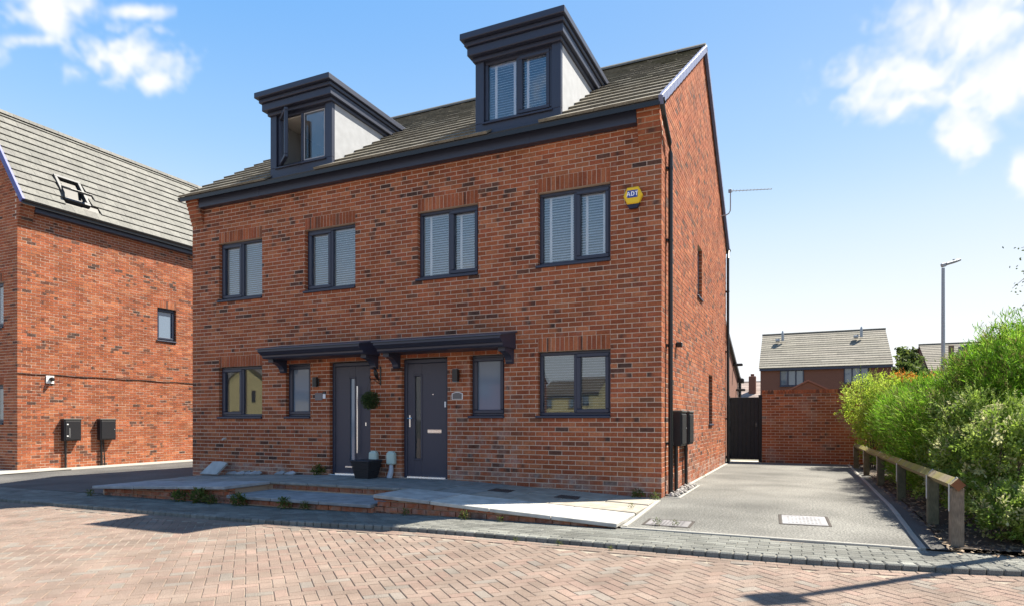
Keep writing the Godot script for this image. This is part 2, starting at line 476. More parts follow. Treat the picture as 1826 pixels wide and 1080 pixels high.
# ------------------------------------------------------------------ foliage
# lumps: [centre, radii, share]. Leaves grow in tufts spread over each lump, with some more inside it
func foliage(mb: MB, count: int, lumps: Array, length: float, width: float, up: float, cols: Array, inner := 0.35, spread := 0.7, floor_y := 0.02, tuft := 0.0) -> void:
	var total := 0.0
	for l in lumps: total += l[2]
	var done := 0
	var tries := 0
	while done < count and tries < count * 3:
		var pick := rng.randf() * total
		var l: Array = lumps[0]
		for q in lumps:
			l = q
			pick -= q[2]
			if pick <= 0.0: break
		var d := Vector3(rng.randfn(), rng.randfn(), rng.randfn()).normalized()
		var deep := rng.randf() < inner
		var rad: float = pow(rng.randf(), 0.5) * 0.85 if deep else rng.randf_range(0.78, 1.08)
		var lump := 1.0 + 0.30 * fbm.get_noise_3dv((l[0] + d * 2.0) * 1.7)
		var c: Vector3 = l[0] + d * l[1] * rad * lump
		var axis := (d + Vector3.UP * up + Vector3(rng.randfn(), rng.randfn(), rng.randfn()) * spread * 0.6).normalized()
		var tone: Color = cols[rng.randi() % cols.size()] * rng.randf_range(0.8, 1.15)
		var many := 1 if tuft <= 0.0 else rng.randi_range(14, 30)
		var size := tuft * rng.randf_range(0.6, 1.4)
		for k in many:
			tries += 1
			var p := c
			if tuft > 0.0:
				var t := rng.randf()
				p = c + axis * size * (t - 0.35) + Vector3(rng.randfn(), rng.randfn(), rng.randfn()) * size * 0.30 * (1.1 - 0.7 * t)
			if p.y < floor_y: continue
			done += 1
			var dir := (axis + Vector3(rng.randfn(), rng.randfn(), rng.randfn()) * spread).normalized()
			var side := dir.cross(Vector3(rng.randfn(), rng.randfn(), rng.randfn())).normalized()
			var L := length * rng.randf_range(0.6, 1.35)
			var W := width * rng.randf_range(0.7, 1.2)
			var col: Color = tone * rng.randf_range(0.82, 1.18)
			var bow := dir.cross(side) * L * rng.randf_range(-0.14, 0.14)
			var n := mb.v.size()
			mb.v.append(p); mb.v.append(p + dir * L * 0.5 + side * W * 0.5 + bow); mb.v.append(p + dir * L); mb.v.append(p + dir * L * 0.5 - side * W * 0.5 + bow)
			for j in 4: mb.c.append(col)
			mb.i.append_array(PackedInt32Array([n, n + 1, n + 2, n, n + 2, n + 3]))
# shoots: upright sprigs carrying leaves, which break up the outline
func sprigs(mb: MB, count: int, lumps: Array, tall: float, leaf: float, cols: Array, lean := 0.5, per := 14, thin := 0.35) -> void:
	for k in count:
		var l: Array = lumps[rng.randi() % lumps.size()]
		var d := Vector3(rng.randfn(), absf(rng.randfn()) * 0.9 + 0.05, rng.randfn()).normalized()
		var p: Vector3 = l[0] + d * l[1] * rng.randf_range(0.75, 1.0)
		if p.y < 0.05: continue
		var dir := (d * lean + Vector3.UP * 0.8 + Vector3(rng.randfn(), rng.randfn() * 0.3, rng.randfn()) * 0.35).normalized()
		var L := tall * rng.randf_range(0.4, 1.2)
		var col: Color = cols[rng.randi() % cols.size()] * rng.randf_range(0.8, 1.2)
		var sx := dir.cross(Vector3(0.3, 0.1, 0.9)).normalized()
		mb.quad(p - sx * 0.002, p + sx * 0.002, p + dir * L + sx * 0.001, p + dir * L - sx * 0.001, col * 0.7)
		for j in per:
			var t := (j + 1.0) / per
			var side := dir.cross(Vector3(rng.randfn(), rng.randfn(), rng.randfn())).normalized()
			var ld := (dir * 0.8 + side).normalized()
			var q := p + dir * L * t
			var s := leaf * (1.15 - 0.5 * t) * rng.randf_range(0.8, 1.2)
			var w := ld.cross(dir).normalized() * s * thin * 0.5
			var n := mb.v.size()
			mb.v.append(q); mb.v.append(q + ld * s * 0.5 + w); mb.v.append(q + ld * s); mb.v.append(q + ld * s * 0.5 - w)
			for m in 4: mb.c.append(col * rng.randf_range(0.85, 1.15))
			mb.i.append_array(PackedInt32Array([n, n + 1, n + 2, n, n + 2, n + 3]))
func stems(parent: Node3D, base: Vector3, lumps: Array, count: int, r := 0.014) -> void:
	var mb := MB.new()
	for k in count:
		var l: Array = lumps[rng.randi() % lumps.size()]
		var tip: Vector3 = l[0] + Vector3(rng.randf_range(-0.6, 0.6), rng.randf_range(-0.2, 0.6), rng.randf_range(-0.6, 0.6)) * l[1]
		var foot := Vector3(lerpf(base.x, l[0].x, 0.75) + rng.randf_range(-0.15, 0.15), -0.03, lerpf(base.z, l[0].z, 0.75) + rng.randf_range(-0.15, 0.15))
		mb.tube([foot, foot.lerp(tip, 0.5) + Vector3(rng.randf_range(-0.06, 0.06), 0.05, rng.randf_range(-0.06, 0.06)), tip], [r, r * 0.7, r * 0.3], 5, Color.WHITE)
	stuff(part(parent, "stems", mb, MT.bark))

# ------------------------------------------------------------------ setting
func kerb_z(x: float) -> float:
	return 3.20 - (0.05 * (x - 1.2) * (x - 1.2) if x > 1.2 else 0.0) + 0.14 * smoothstep(-2.0, -5.0, x)
const PAVE := -0.10
const ROAD := -0.152
func dip(x: float) -> float:   # the street falls gently to the left
	return -0.042 * smoothstep(-1.5, -5.5, x) - 0.003 * maxf(0.0, -5.5 - x)
func drive_y(z: float) -> float: return -0.088 * smoothstep(-0.6, 2.6, z) * 1.06 + 0.004
func red_paver() -> Color:
	var q := rng.randf()
	var c := Color(0.47, 0.355, 0.29)
	if q < 0.10: c = Color(0.46, 0.40, 0.345)
	elif q < 0.40: c = Color(0.475, 0.37, 0.305)
	elif q < 0.56: c = Color(0.50, 0.36, 0.295)
	return c * rng.randf_range(0.96, 1.08)
func block(mb: MB, at: Vector3, turn: float, l: float, w: float, col: Color, origin: Vector3) -> void:   # paving block with bevelled top edges; at = middle of its top
	var t := Transform3D(Basis(Vector3.UP, turn), at - origin)
	var a := l * 0.5; var b := w * 0.5; var ch := 0.005
	var dy := rng.randf_range(-0.0015, 0.0015)
	var tilt := Vector2(rng.randf_range(-0.008, 0.008), rng.randf_range(-0.008, 0.008))
	var top := []; var rim := []; var low := []
	for q in [Vector2(-1, 1), Vector2(1, 1), Vector2(1, -1), Vector2(-1, -1)]:
		var y: float = dy + q.x * a * tilt.x + q.y * b * tilt.y
		top.append(t * Vector3(q.x * (a - ch), y, q.y * (b - ch))); rim.append(t * Vector3(q.x * a, y - 0.005, q.y * b)); low.append(t * Vector3(q.x * a, y - 0.03, q.y * b))
	mb.quad(top[0], top[1], top[2], top[3], col)
	for k in 4:
		var j := (k + 1) % 4
		mb.quad(rim[k], rim[j], top[j], top[k], col); mb.quad(low[k], low[j], rim[j], rim[k], col * 0.9)
func lay_blocks(parent: Node3D, called: String, rest_name: String, list: Array, m: Material, most := 300) -> void:   # list: [at, turn, l, w, colour]
	var order := []
	for k in list.size():
		var d: Vector3 = EYE - list[k][0]
		order.append([d.length() if in_view(list[k][0]) else 999.0, k])
	order.sort()
	var rest := MB.new()
	for j in order.size():
		var b: Array = list[order[j][1]]
		if j < most:
			var mb := MB.new()
			block(mb, b[0], b[1], b[2], b[3], b[4], b[0])
			piece(parent, called, mb.mesh(m), b[0])
		else:
			block(rest, b[0], b[1], b[2], b[3], b[4], Vector3.ZERO)
	if rest.v.size(): stuff(part(parent, rest_name, rest, m))
func make_ground() -> void:
	var g := MB.new()
	g.quad(Vector3(-400, -0.35, 400), Vector3(400, -0.35, 400), Vector3(400, -0.35, -400), Vector3(-400, -0.35, -400))
	structure("ground", g, MT.ground)
	# road of red blocks in herringbone
	var rd := MB.new()
	var rx := -60.0
	while rx < 40.0:
		var r1 := rx + 2.0
		for q in [[3.1, 8.6, -0.014], [8.6, 34.0, -0.001]]:
			rd.quad(Vector3(rx, ROAD + q[2] + dip(rx), q[1]), Vector3(r1, ROAD + q[2] + dip(r1), q[1]), Vector3(r1, ROAD + q[2] + dip(r1), q[0]), Vector3(rx, ROAD + q[2] + dip(rx), q[0]))
		rx = r1
	var road := structure("road", rd, mat("far_paver", Color(0.45, 0.345, 0.285), 0.9, {"tex": MT.paver.albedo_texture, "scale": 1.1}), "red block paved road laid in herringbone")
	var bed := MB.new()
	rx = -58.0
	while rx < 38.0:
		var r1 := rx + 2.0
		bed.quad(Vector3(rx, ROAD - 0.009 + dip(rx), 8.59), Vector3(r1, ROAD - 0.009 + dip(r1), 8.59), Vector3(r1, ROAD - 0.009 + dip(r1), 3.11), Vector3(rx, ROAD - 0.009 + dip(rx), 3.11))
		rx = r1
	part(road, "sand_bed", bed, MT.joint_sand)
	var list := []
	var ang := deg_to_rad(-43.0)
	var ax := Vector3(cos(ang), 0, -sin(ang)); var az := Vector3(sin(ang), 0, cos(ang))
	for j in range(-190, 190):
		for k in range(-60, 60):
			for kind in 2:
				var c2 := Vector2(j + 4 * k + 1.0, j + 0.5) if kind == 0 else Vector2(j + 4 * k - 0.5, j + 1.0)
				var p := (ax * c2.x + az * c2.y) * 0.1 + Vector3(0, ROAD - 0.002, 6.0)
				if p.z < kerb_z(p.x) + 0.23 or p.z > 8.55 or p.x < -17.5 or p.x > 6.5: continue
				p.y += dip(p.x)
				list.append([p, ang + (0.0 if kind == 0 else PI / 2), 0.196, 0.096, red_paver()])
	var x := -17.5
	while x < 6.5:   # two border courses along the kerb
		for r in 2:
			var xx := x + 0.1 * r
			list.append([Vector3(xx, ROAD + dip(xx), kerb_z(xx) + 0.055 + 0.1 * r), atan(0.1 * maxf(0.0, xx - 1.2)), 0.196, 0.096, red_paver()])
		x += 0.2
	lay_blocks(road, "paver", "herringbone_paving", list, MT.paver)
	# pavement of grey blocks, and its low kerb
	var pv := MB.new()
	var xs := -20.0
	while xs < 14.0:
		var x1 := xs + 0.5
		var p0 := PAVE - 0.012 + dip(xs); var p1 := PAVE - 0.012 + dip(x1)
		pv.hexa([Vector3(xs, -0.3, kerb_z(xs) - 0.05), Vector3(x1, -0.3, kerb_z(x1) - 0.05), Vector3(x1, -0.3, 2.15), Vector3(xs, -0.3, 2.15), Vector3(xs, p0, kerb_z(xs) - 0.05), Vector3(x1, p1, kerb_z(x1) - 0.05), Vector3(x1, p1, 2.15), Vector3(xs, p0, 2.15)])
		xs = x1
	var pavement := structure("pavement", pv, MT.joint_sand, "narrow pavement of grey blocks along the road")
	list = []
	for r in 10:
		x = -18.0 + (0.1 if r % 2 else 0.0)
		while x < 8.0:
			var z := kerb_z(x) - 0.125 - 0.1 * r - 0.05
			if z > (2.32 if x > -0.2 and x < 3.0 else 2.24):
				var gq := rng.randf_range(0.75, 1.15)
				list.append([Vector3(x, PAVE + dip(x), z), atan(0.1 * maxf(0.0, x - 1.2)), 0.196, 0.096, Color(0.38, 0.385, 0.35) * gq])
			x += 0.2
	lay_blocks(pavement, "grey_paver", "grey_paving", list, MT.paver)
	var kerb := structure("kerb", bar_along(-20.0, 14.0, -0.34, ROAD - 0.06), MT.concrete, "low grey kerb between road and pavement")
	x = -18.0
	var kn := 0
	while x < 8.0:
		var kb := MB.new()
		var t := Transform3D(Basis(Vector3.UP, atan(0.1 * maxf(0.0, x - 1.2))), Vector3.ZERO)
		kb.cbox(Vector3(-0.061, -0.10, -0.0625), Vector3(0.061, 0.0, 0.0625), 0.012, Color(0.43, 0.435, 0.40) * rng.randf_range(0.8, 1.15), t)
		piece(kerb, "kerb_block", kb.mesh(MT.paver), Vector3(x, PAVE + 0.001 + dip(x), kerb_z(x) - 0.0625))
		x += 0.125
	# tarmac drive on the right
	var dr := MB.new()
	for k in 48:
		var za := lerpf(2.24, -9.2, k / 48.0); var zb := lerpf(2.24, -9.2, (k + 1) / 48.0)
		dr.quad(Vector3(-0.2, drive_y(za), za), Vector3(2.96, drive_y(za), za), Vector3(2.96, drive_y(zb), zb), Vector3(-0.2, drive_y(zb), zb))
	structure("driveway", dr, MT.tarmac, "pale worn tarmac driveway beside the gable wall")
	var ed := MB.new()
	ed.cbox(Vector3(-0.02, -0.2, 2.225), Vector3(2.95, -0.084, 2.27), 0.006)          # strip between drive and pavement
	for k in 8:
		var za := lerpf(0.25, 2.225, k / 8.0); var zb := lerpf(0.25, 2.225, (k + 1) / 8.0)
		var xa := lerpf(-0.02, -0.01, k / 8.0)
		ed.hexa([Vector3(xa, -0.2, zb), Vector3(xa + 0.06, -0.2, zb), Vector3(xa + 0.06, -0.2, za), Vector3(xa, -0.2, za), Vector3(xa, drive_y(zb) + 0.012, zb), Vector3(xa + 0.06, drive_y(zb) + 0.012, zb), Vector3(xa + 0.06, drive_y(za) + 0.012, za), Vector3(xa, drive_y(za) + 0.012, za)])
	ed.cbox(Vector3(0.21, -0.12, -2.1), Vector3(0.25, 0.012, -0.15), 0.006)            # round the gravel pocket
	ed.cbox(Vector3(0.02, -0.12, -0.15), Vector3(0.25, 0.010, -0.11), 0.006)
	ed.cbox(Vector3(0.012, -0.12, -8.6), Vector3(0.075, 0.014, -2.1), 0.006)
	structure("edging", ed, MT.concrete, "thin pale concrete edging round the driveway")
	structure("drive_edging", edge_mesh(), MT.concrete, "flush concrete edging along the fence side of the driveway")
	var so := MB.new()
	for k in 40:
		for j in 10:
			var a := Vector3(3.18 + j * 0.9, 0, 2.28 - k * 0.32)
			so.quad(a + Vector3(0, bumps(a.x, a.z), 0), a + Vector3(0.9, bumps(a.x + 0.9, a.z), 0), a + Vector3(0.9, bumps(a.x + 0.9, a.z - 0.32), -0.32), a + Vector3(0, bumps(a.x, a.z - 0.32), -0.32))
	structure("soil_bed", so, MT.soil, "brown soil bed under the shrubs")
	var ch := MB.new()
	for k in 24:
		var za := lerpf(2.24, -9.2, k / 24.0); var zb := lerpf(2.24, -9.2, (k + 1) / 24.0)
		ch.quad(Vector3(2.99, drive_y(za) - 0.006, za), Vector3(3.20, drive_y(za) - 0.006, za), Vector3(3.20, drive_y(zb) - 0.006, zb), Vector3(2.99, drive_y(zb) - 0.006, zb))
	structure("drain_strip", ch, MT.tarmac_dark, "dark tarmac strip between driveway edging and fence posts")
	# neighbour's drive
	var nd := MB.new()
	nd.hexa([Vector3(-16.6, -0.4, 2.24), Vector3(-9.2, -0.4, 2.24), Vector3(-9.2, -0.4, -14), Vector3(-16.6, -0.4, -14), Vector3(-16.6, -0.185, 2.24), Vector3(-9.2, -0.14, 2.24), Vector3(-9.9, 0.0, -14), Vector3(-16.6, -0.13, -14)])
	structure("side_driveway", nd, MT.tarmac_dark, "dark tarmac driveway between the two houses")
	var nw := MB.new()
	nw.hexa([Vector3(-16.7, -0.4, 1.6), Vector3(-15.7, -0.4, 1.6), Vector3(-15.7, -0.4, -14), Vector3(-16.7, -0.4, -14), Vector3(-16.7, -0.16, 1.6), Vector3(-15.7, -0.15, 1.6), Vector3(-15.7, -0.10, -14), Vector3(-16.7, -0.115, -14)])
	structure("side_path", nw, MT.concrete, "pale concrete path along the foot of the neighbouring wall")
	var nf := MB.new()
	nf.hexa([Vector3(-30, -0.4, 2.2), Vector3(-15.7, -0.4, 2.2), Vector3(-15.7, -0.4, -1), Vector3(-30, -0.4, -1), Vector3(-30, -0.20, 2.2), Vector3(-15.7, -0.165, 2.2), Vector3(-15.7, -0.12, -1), Vector3(-30, -0.13, -1)])
	structure("front_path", nf, MT.concrete, "pale paving before the neighbouring house")
func bumps(x: float, z: float) -> float:
	return drive_y(z) + 0.01 * smoothstep(-4.0, 2.0, z) + 0.03 * fn.get_noise_2d(x * 3.0, z * 3.0) + 0.02 + clampf((x - 3.4) * 0.03, 0.0, 0.1)
func edge_mesh() -> MB:
	var m := MB.new()
	var z := 2.24
	while z > -9.2:
		m.cbox(Vector3(2.945, -0.2, -0.455), Vector3(3.0, 0.012 + rng.randf_range(-0.003, 0.003), 0.455), 0.008, Color.WHITE * rng.randf_range(0.8, 1.0), Transform3D(Basis(Vector3.RIGHT, -atan2(drive_y(z) - drive_y(z - 0.91), 0.91)), Vector3(0, drive_y(z - 0.455), z - 0.455)))
		z -= 0.914
	return m
func bar_along(x0: float, x1: float, y0: float, y1: float) -> MB:
	var m := MB.new()
	var x := x0
	while x < x1:
		var b := x + 0.5
		m.hexa([Vector3(x, y0, kerb_z(x)), Vector3(b, y0, kerb_z(b)), Vector3(b, y0, kerb_z(b) - 0.12), Vector3(x, y0, kerb_z(x) - 0.12), Vector3(x, y1, kerb_z(x)), Vector3(b, y1, kerb_z(b)), Vector3(b, y1, kerb_z(b) - 0.12), Vector3(x, y1, kerb_z(x) - 0.12)])
		x = b
	return m
# the raised paving before the doors: level landing, two ramps and a step between them
func ramp_y(x: float, z := 0.4) -> float:
	if x > -3.3: return lerpf(0.0 - 0.021 * maxf(z, 0.0), 0.13, clampf(-x / 3.3, 0.0, 1.0))
	if x < -6.25: return lerpf(0.13, 0.03 - 0.012 * z, clampf((-6.25 - x) / 3.1, 0.0, 1.0))
	return 0.13
func slab_piece(parent: Node3D, x0: float, x1: float, z0: float, z1: float, up: float, thick: float, col: Color, called := "paving_slab") -> void:   # z0 back, z1 front
	var mb := MB.new()
	var zm := (z0 + z1) * 0.5
	var mid := Vector3((x0 + x1) * 0.5, ramp_y((x0 + x1) * 0.5, zm) + up, zm)
	var g := 0.004
	var roll := atan2(ramp_y(x1, zm) - ramp_y(x0, zm), x1 - x0)
	mb.cbox(Vector3(-(x1 - x0) * 0.5 + g, -thick, -(z1 - z0) * 0.5 + g), Vector3((x1 - x0) * 0.5 - g, 0, (z1 - z0) * 0.5 - g), 0.007, col * rng.randf_range(0.88, 1.08), Transform3D(Basis(Vector3.BACK, roll), Vector3.ZERO))
	piece(parent, called, mb.mesh(MT.slab), mid)
func make_landing() -> void:
	var core := MB.new()
	var n := 40
	for k in n:   # fill under the slabs
		var a := lerpf(-9.35, -0.06, k / float(n)); var b := lerpf(-9.35, -0.06, (k + 1) / float(n))
		var front := 1.40 if b > -6.2 and a < -3.42 else 2.26
		core.hexa([Vector3(a, -0.3, front), Vector3(b, -0.3, front), Vector3(b, -0.3, 0.012), Vector3(a, -0.3, 0.012), Vector3(a, ramp_y(a, front) - 0.035, front), Vector3(b, ramp_y(b, front) - 0.035, front), Vector3(b, ramp_y(b, 0.0) - 0.035, 0.012), Vector3(a, ramp_y(a, 0.0) - 0.035, 0.012)])
	var o := structure("landing", core, MT.mortar, "raised grey slab landing with ramps before the front doors")
	var pale := Color(0.62, 0.60, 0.55); var old := Color(0.30, 0.295, 0.275); var blue := Color(0.33, 0.34, 0.35)
	var xr := [-0.035, -0.85, -1.68, -2.55, -3.46]
	for k in 4: slab_piece(o, xr[k + 1], xr[k], 1.47, 2.36, 0.004, 0.05, pale if k < 3 else Color(0.48, 0.475, 0.45))
	var xl := [-6.22, -7.27, -8.33, -9.42]
	for k in 3: slab_piece(o, xl[k + 1], xl[k], 1.47, 2.42, 0.004, 0.05, Color(0.42, 0.43, 0.44))
	var x := -0.03
	while x > -9.3:   # two rows of smaller slabs along the wall
		for r in 2:
			var z0 := 0.016 + 0.727 * r
			var z1: float = z0 + 0.727
			slab_piece(o, maxf(x - 0.6, -9.42), x, z0, z1, 0.0, 0.04, (old if rng.randf() < 0.6 else Color(0.36, 0.355, 0.33)) if x < -2.4 else Color(0.40, 0.36, 0.30))
		x -= 0.6
	# step
	var st := MB.new()
	st.box(Vector3(-6.21, -0.3, 1.41), Vector3(-3.47, -0.045, 2.30))
	part(o, "step_base", st, MT.mortar)
	for k in 3:
		var sm := MB.new()
		var a := -6.205 + k * 0.91
		sm.cbox(Vector3(-0.451, -0.05, -0.46), Vector3(0.451, 0, 0.46), 0.008, blue * rng.randf_range(0.95, 1.1))
		piece(o, "step_slab", sm.mesh(MT.slab), Vector3(a + 0.455, 0.0, 1.93))
	# brick upstands under the slab edges
	var list := []
	list += lay(Vector3(-0.06, -0.03, 2.30), Vector3(-1, 0, 0), Vector3(0, 0, 1), 9.2, -0.15, 0.15, [[3.42, 6.16, -1.0, 1.0]], 0, false, false)
	list += lay(Vector3(-3.47, -0.13, 2.33), Vector3(-1, 0, 0), Vector3(0, 0, 1), 2.74, 0.0, 0.075, [], 1, false, false)
	list += lay(Vector3(-3.47, -0.07, 1.415), Vector3(-1, 0, 0), Vector3(0, 0, 1), 2.75, 0.075, 0.15, [], 1, false, false)
	var keep := []
	for b in list:
		var xm: float = b.o.x - (b.a + b.b) * 0.5
		var top: float = ramp_y(xm, 2.3) - 0.046 if b.o.z > 2.0 and (xm > -3.44 or xm < -6.2) else 0.088 if b.o.z < 2.0 else -0.05
		var yy: float = b.o.y + b.v
		if yy + 0.02 > top: continue
		b.h = minf(b.h, top - yy)
		keep.append(b)
	brickwork(o, keep, func(_u, _v): return 0.62 * rng.randf(), 200, 1.6)

# ------------------------------------------------------------------ the pair of houses
const PITCH := 0.685
func roof_y(z: float) -> float: return 5.80 + (0.30 - z) * PITCH if z > -4.3 else 5.80 + (0.30 + 8.6 + z) * PITCH
func make_house() -> void:
	var H := thing("semi_detached_house", "pair of red brick semi-detached houses with two dark dormers and canopied doors", "house", Vector3(-4.95, 0, -4.3))
	var X := Vector3(1, 0, 0); var Z := Vector3(0, 0, 1); var L := Vector3(-1, 0, 0); var B := Vector3(0, 0, -1)
	var holes := [[0.7775, 1.9775, 1.2, 2.25], [7.9225, 9.1225, 1.2, 2.25], [2.58, 3.215, 1.2, 2.25], [6.685, 7.30, 1.2, 2.25], [3.66, 4.60, 0.12, 2.25], [5.28, 6.22, 0.12, 2.25]]
	for u in [0.7775, 3.065, 5.62, 7.9225]: holes.append([u, u + 1.2, 3.6, 4.8])
	var sideholes := [[5.16, 5.76, 1.05, 2.175], [3.52, 4.12, 3.6, 4.65]]
	var core := MB.new()
	shell(core, Vector3.ZERO, L, Z, 9.9, -0.2, 5.95, holes)
	shell(core, Vector3(0, 0, -0.285), B, X, 8.3, -0.2, 5.95, [[4.875, 5.475, 1.05, 2.175], [3.235, 3.835, 3.6, 4.65]])
	core.box(Vector3(-9.9, -0.2, -8.6), Vector3(-9.62, 5.95, -0.285))
	core.box(Vector3(-9.62, -0.2, -8.6), Vector3(-0.285, 5.95, -8.32))
	for gx in [[-0.006, -0.28], [-9.895, -9.62]]:
		core.extrude([Vector2(0.006, 5.95), Vector2(8.594, 5.95), Vector2(8.594, 6.0), Vector2(4.3, 8.93), Vector2(0.006, 6.0)], Vector3(minf(gx[0], gx[1]), 0, 0), B, Vector3.UP, Vector3(0.274, 0, 0))
	var fl := MB.new()
	var wall := part(H, "wall", core, MT.mortar)
	var inside := Color(0.16, 0.155, 0.15)
	fl.box(Vector3(-9.6, -0.1, -8.3), Vector3(-0.3, 0.10, -0.3), inside); fl.box(Vector3(-9.6, 2.62, -8.3), Vector3(-0.3, 2.8, -0.3), inside); fl.box(Vector3(-9.6, 5.2, -8.3), Vector3(-0.3, 5.35, -0.3), inside)
	fl.box(Vector3(-9.6, 0.1, -4.2), Vector3(-0.3, 5.2, -4.1), inside); fl.box(Vector3(-5.0, 0.1, -4.1), Vector3(-4.9, 5.2, -0.3), inside)
	part(H, "floors", fl, MT.dark_room)
	var bh := holes.duplicate()
	for u in [0.7775, 7.9225]: bh.append([u, u + 1.2, 2.25, 2.475])
	for u in [0.7775, 3.065, 5.62, 7.9225]: bh.append([u, u + 1.2, 4.8, 5.025])
	bh.append([0.0, 0.34, 5.25, 6.0]); bh.append([9.56, 9.9, 5.25, 6.0])
	var list := lay(Vector3.ZERO, L, Z, 9.9, -0.15, 5.70, bh, 0, true, false)
	var sb := sideholes.duplicate()
	for s in sideholes: sb.append([s[0], s[1], s[3], s[3] + 0.225])
	list += lay(Vector3.ZERO, B, X, 8.6, -0.15, 8.85, sb, 1, true, false, func(y: float): return Vector2(maxf(0.0, (y - 6.0) / PITCH), minf(8.6, 8.6 - (y - 6.0) / PITCH)) if y > 6.0 else Vector2(0.0, 8.6))
	brickwork(wall, list, func(u: float, v: float):
		var e := 0.0
		if v < 0.24: e = clampf(0.9 * fn.get_noise_2d(u * 7.0, v * 14.0) + 0.28 + (0.25 if u > 7.2 and u < 8.9 else 0.0), 0.0, 0.9)
		elif u > 2.3 and u < 3.66 and v < 2.2: e = clampf(1.0 * fn.get_noise_2d(u * 9.0 + 40.0, v * 12.0) + (0.18 if v < 1.2 else 0.02), 0.0, 0.45) if rng.randf() < 0.75 else 0.0
		else: e = 0.25 if rng.randf() < 0.012 else 0.0
		return e, 300)
	for u in [0.7775, 7.9225]: soldiers(wall, Vector3.ZERO, L, Z, u, u + 1.2, 2.252)
	for u in [0.7775, 3.065, 5.62, 7.9225]: soldiers(wall, Vector3.ZERO, L, Z, u, u + 1.2, 4.802)
	for s in sideholes: soldiers(wall, Vector3.ZERO, B, X, s[0], s[1], s[3] + 0.002)
	# corbelled brick brackets under the eave ends
	for c in [[-0.34, 0.0], [-9.9, -9.56]]:
		var cm := MB.new()
		cm.box(Vector3(c[0] + 0.006, 5.25, -0.006), Vector3(c[1] - 0.006, 5.92, 0.004))
		for k in 8: cm.box(Vector3(c[0] + 0.005, 5.25 + k * 0.075, 0.0), Vector3(c[1] - 0.006, 5.325 + k * 0.075, 0.024 * (k + 1) - 0.006))
		var co := part(H, "corbel", cm, MT.mortar)
		for k in 8:
			var cuts := [0.0, 0.1125, 0.34] if k % 2 else [0.0, 0.225, 0.34]
			for j in 2:
				var mb := MB.new()
				var b := {"o": Vector3(c[1], 0, 0.024 * (k + 1)), "u": L, "n": Z, "a": cuts[j], "b": cuts[j + 1] - (0.01 if j == 0 else 0.0), "v": 5.255 + k * 0.075, "h": 0.065, "d": 0.024 * (k + 1) + 0.05}
				var mid := Vector3(c[1] - cuts[j] - 0.1, 5.29 + k * 0.075, 0.1)
				add_brick(mb, b, mid)
				piece(co, "brick", mb.mesh(MT.brick), mid)
	# windows
	var R := X
	window(H, Vector3(-1.9775, 1.2, 0), R, Z, 1.2, 1.05, 1, {"blind": 0.12})
	window(H, Vector3(-9.1225, 1.2, 0), R, Z, 1.2, 1.05, -1)
	window(H, Vector3(-1.9775, 3.6, 0), R, Z, 1.2, 1.2, 1, {"blind": 0.62, "tapes": [0.22, 0.85]})
	window(H, Vector3(-4.265, 3.6, 0), R, Z, 1.2, 1.2, 1, {"blind": 0.62, "tapes": [0.25, 0.9]})
	window(H, Vector3(-6.82, 3.6, 0), R, Z, 1.2, 1.2, -1, {"blind": 0.55})
	window(H, Vector3(-9.1225, 3.6, 0), R, Z, 1.2, 1.2, -1, {"blind": 0.55})
	window(H, Vector3(-3.215, 1.2, 0), R, Z, 0.635, 1.05, 0, {"glass": "frosted"})
	window(H, Vector3(-7.30, 1.2, 0), R, Z, 0.615, 1.05, 0, {"glass": "frosted"})
	window(H, Vector3(0, 1.05, -5.16), B, X, 0.60, 1.125, 0)
	window(H, Vector3(0, 3.6, -3.52), B, X, 0.60, 1.05, 0)
	door(H, -4.60, 0.94, -1)
	door(H, -6.22, 0.94, 1)
	canopy(H, -4.77, -2.37)
	canopy(H, -7.42, -5.07)
	# eaves
	var fa := MB.new()
	fa.cbox(Vector3(-9.56, 5.57, -0.004), Vector3(-0.345, 5.90, 0.135), 0.006)
	var fas := part(H, "fascia", fa, MT.upvc)
	for jx in [-7.9, -5.0, -2.1]:
		var jm := MB.new()
		jm.cbox(Vector3(jx - 0.03, 5.566, 0.13), Vector3(jx + 0.03, 5.74, 0.139), 0.002)
		part(fas, "joint_cover", jm, MT.upvc)
	gutter(H, Vector3(-10.02, 5.795, 0.205), Vector3(0.10, 5.795, 0.205))
	gutter(H, Vector3(-10.02, 5.795, -8.805), Vector3(0.10, 5.795, -8.805))
	downpipe(H, [Vector3(0.05, 5.74, 0.2), Vector3(0.055, 5.62, 0.12), Vector3(0.062, 5.36, -0.30), Vector3(0.062, 5.22, -0.37), Vector3(0.062, -0.02, -0.37)], [5.0, 3.9, 2.3, 0.8])
	downpipe(H, [Vector3(0.06, 5.74, -8.75), Vector3(0.062, 5.5, -8.50), Vector3(0.062, -0.02, -8.50)], [4.6, 3.0, 1.2])
	# roof
	var rf := MB.new()
	rf.extrude([Vector2(0.27, 5.77), Vector2(-4.3, 8.93), Vector2(-8.87, 5.77), Vector2(-8.87, 5.70), Vector2(-4.3, 8.84), Vector2(0.27, 5.70)], Vector3(-9.94, 0, 0), Vector3(0, 0, 1), Vector3.UP, Vector3(9.97, 0, 0))
	var roof := part(H, "roof", rf, MT.black_plastic)
	var up := Vector3(0, PITCH, -1).normalized(); var nr := Vector3(0, 1, PITCH).normalized()
	var skip := func(a: float, b: float, k: int):
		var s := (k + 0.5) * 0.3475 * up.y
		for d in [[-3.03, -1.58], [-7.58, -6.10]]:
			if -9.95 + a > d[0] and -9.95 + b < d[1] and s < 1.35: return true
		return false
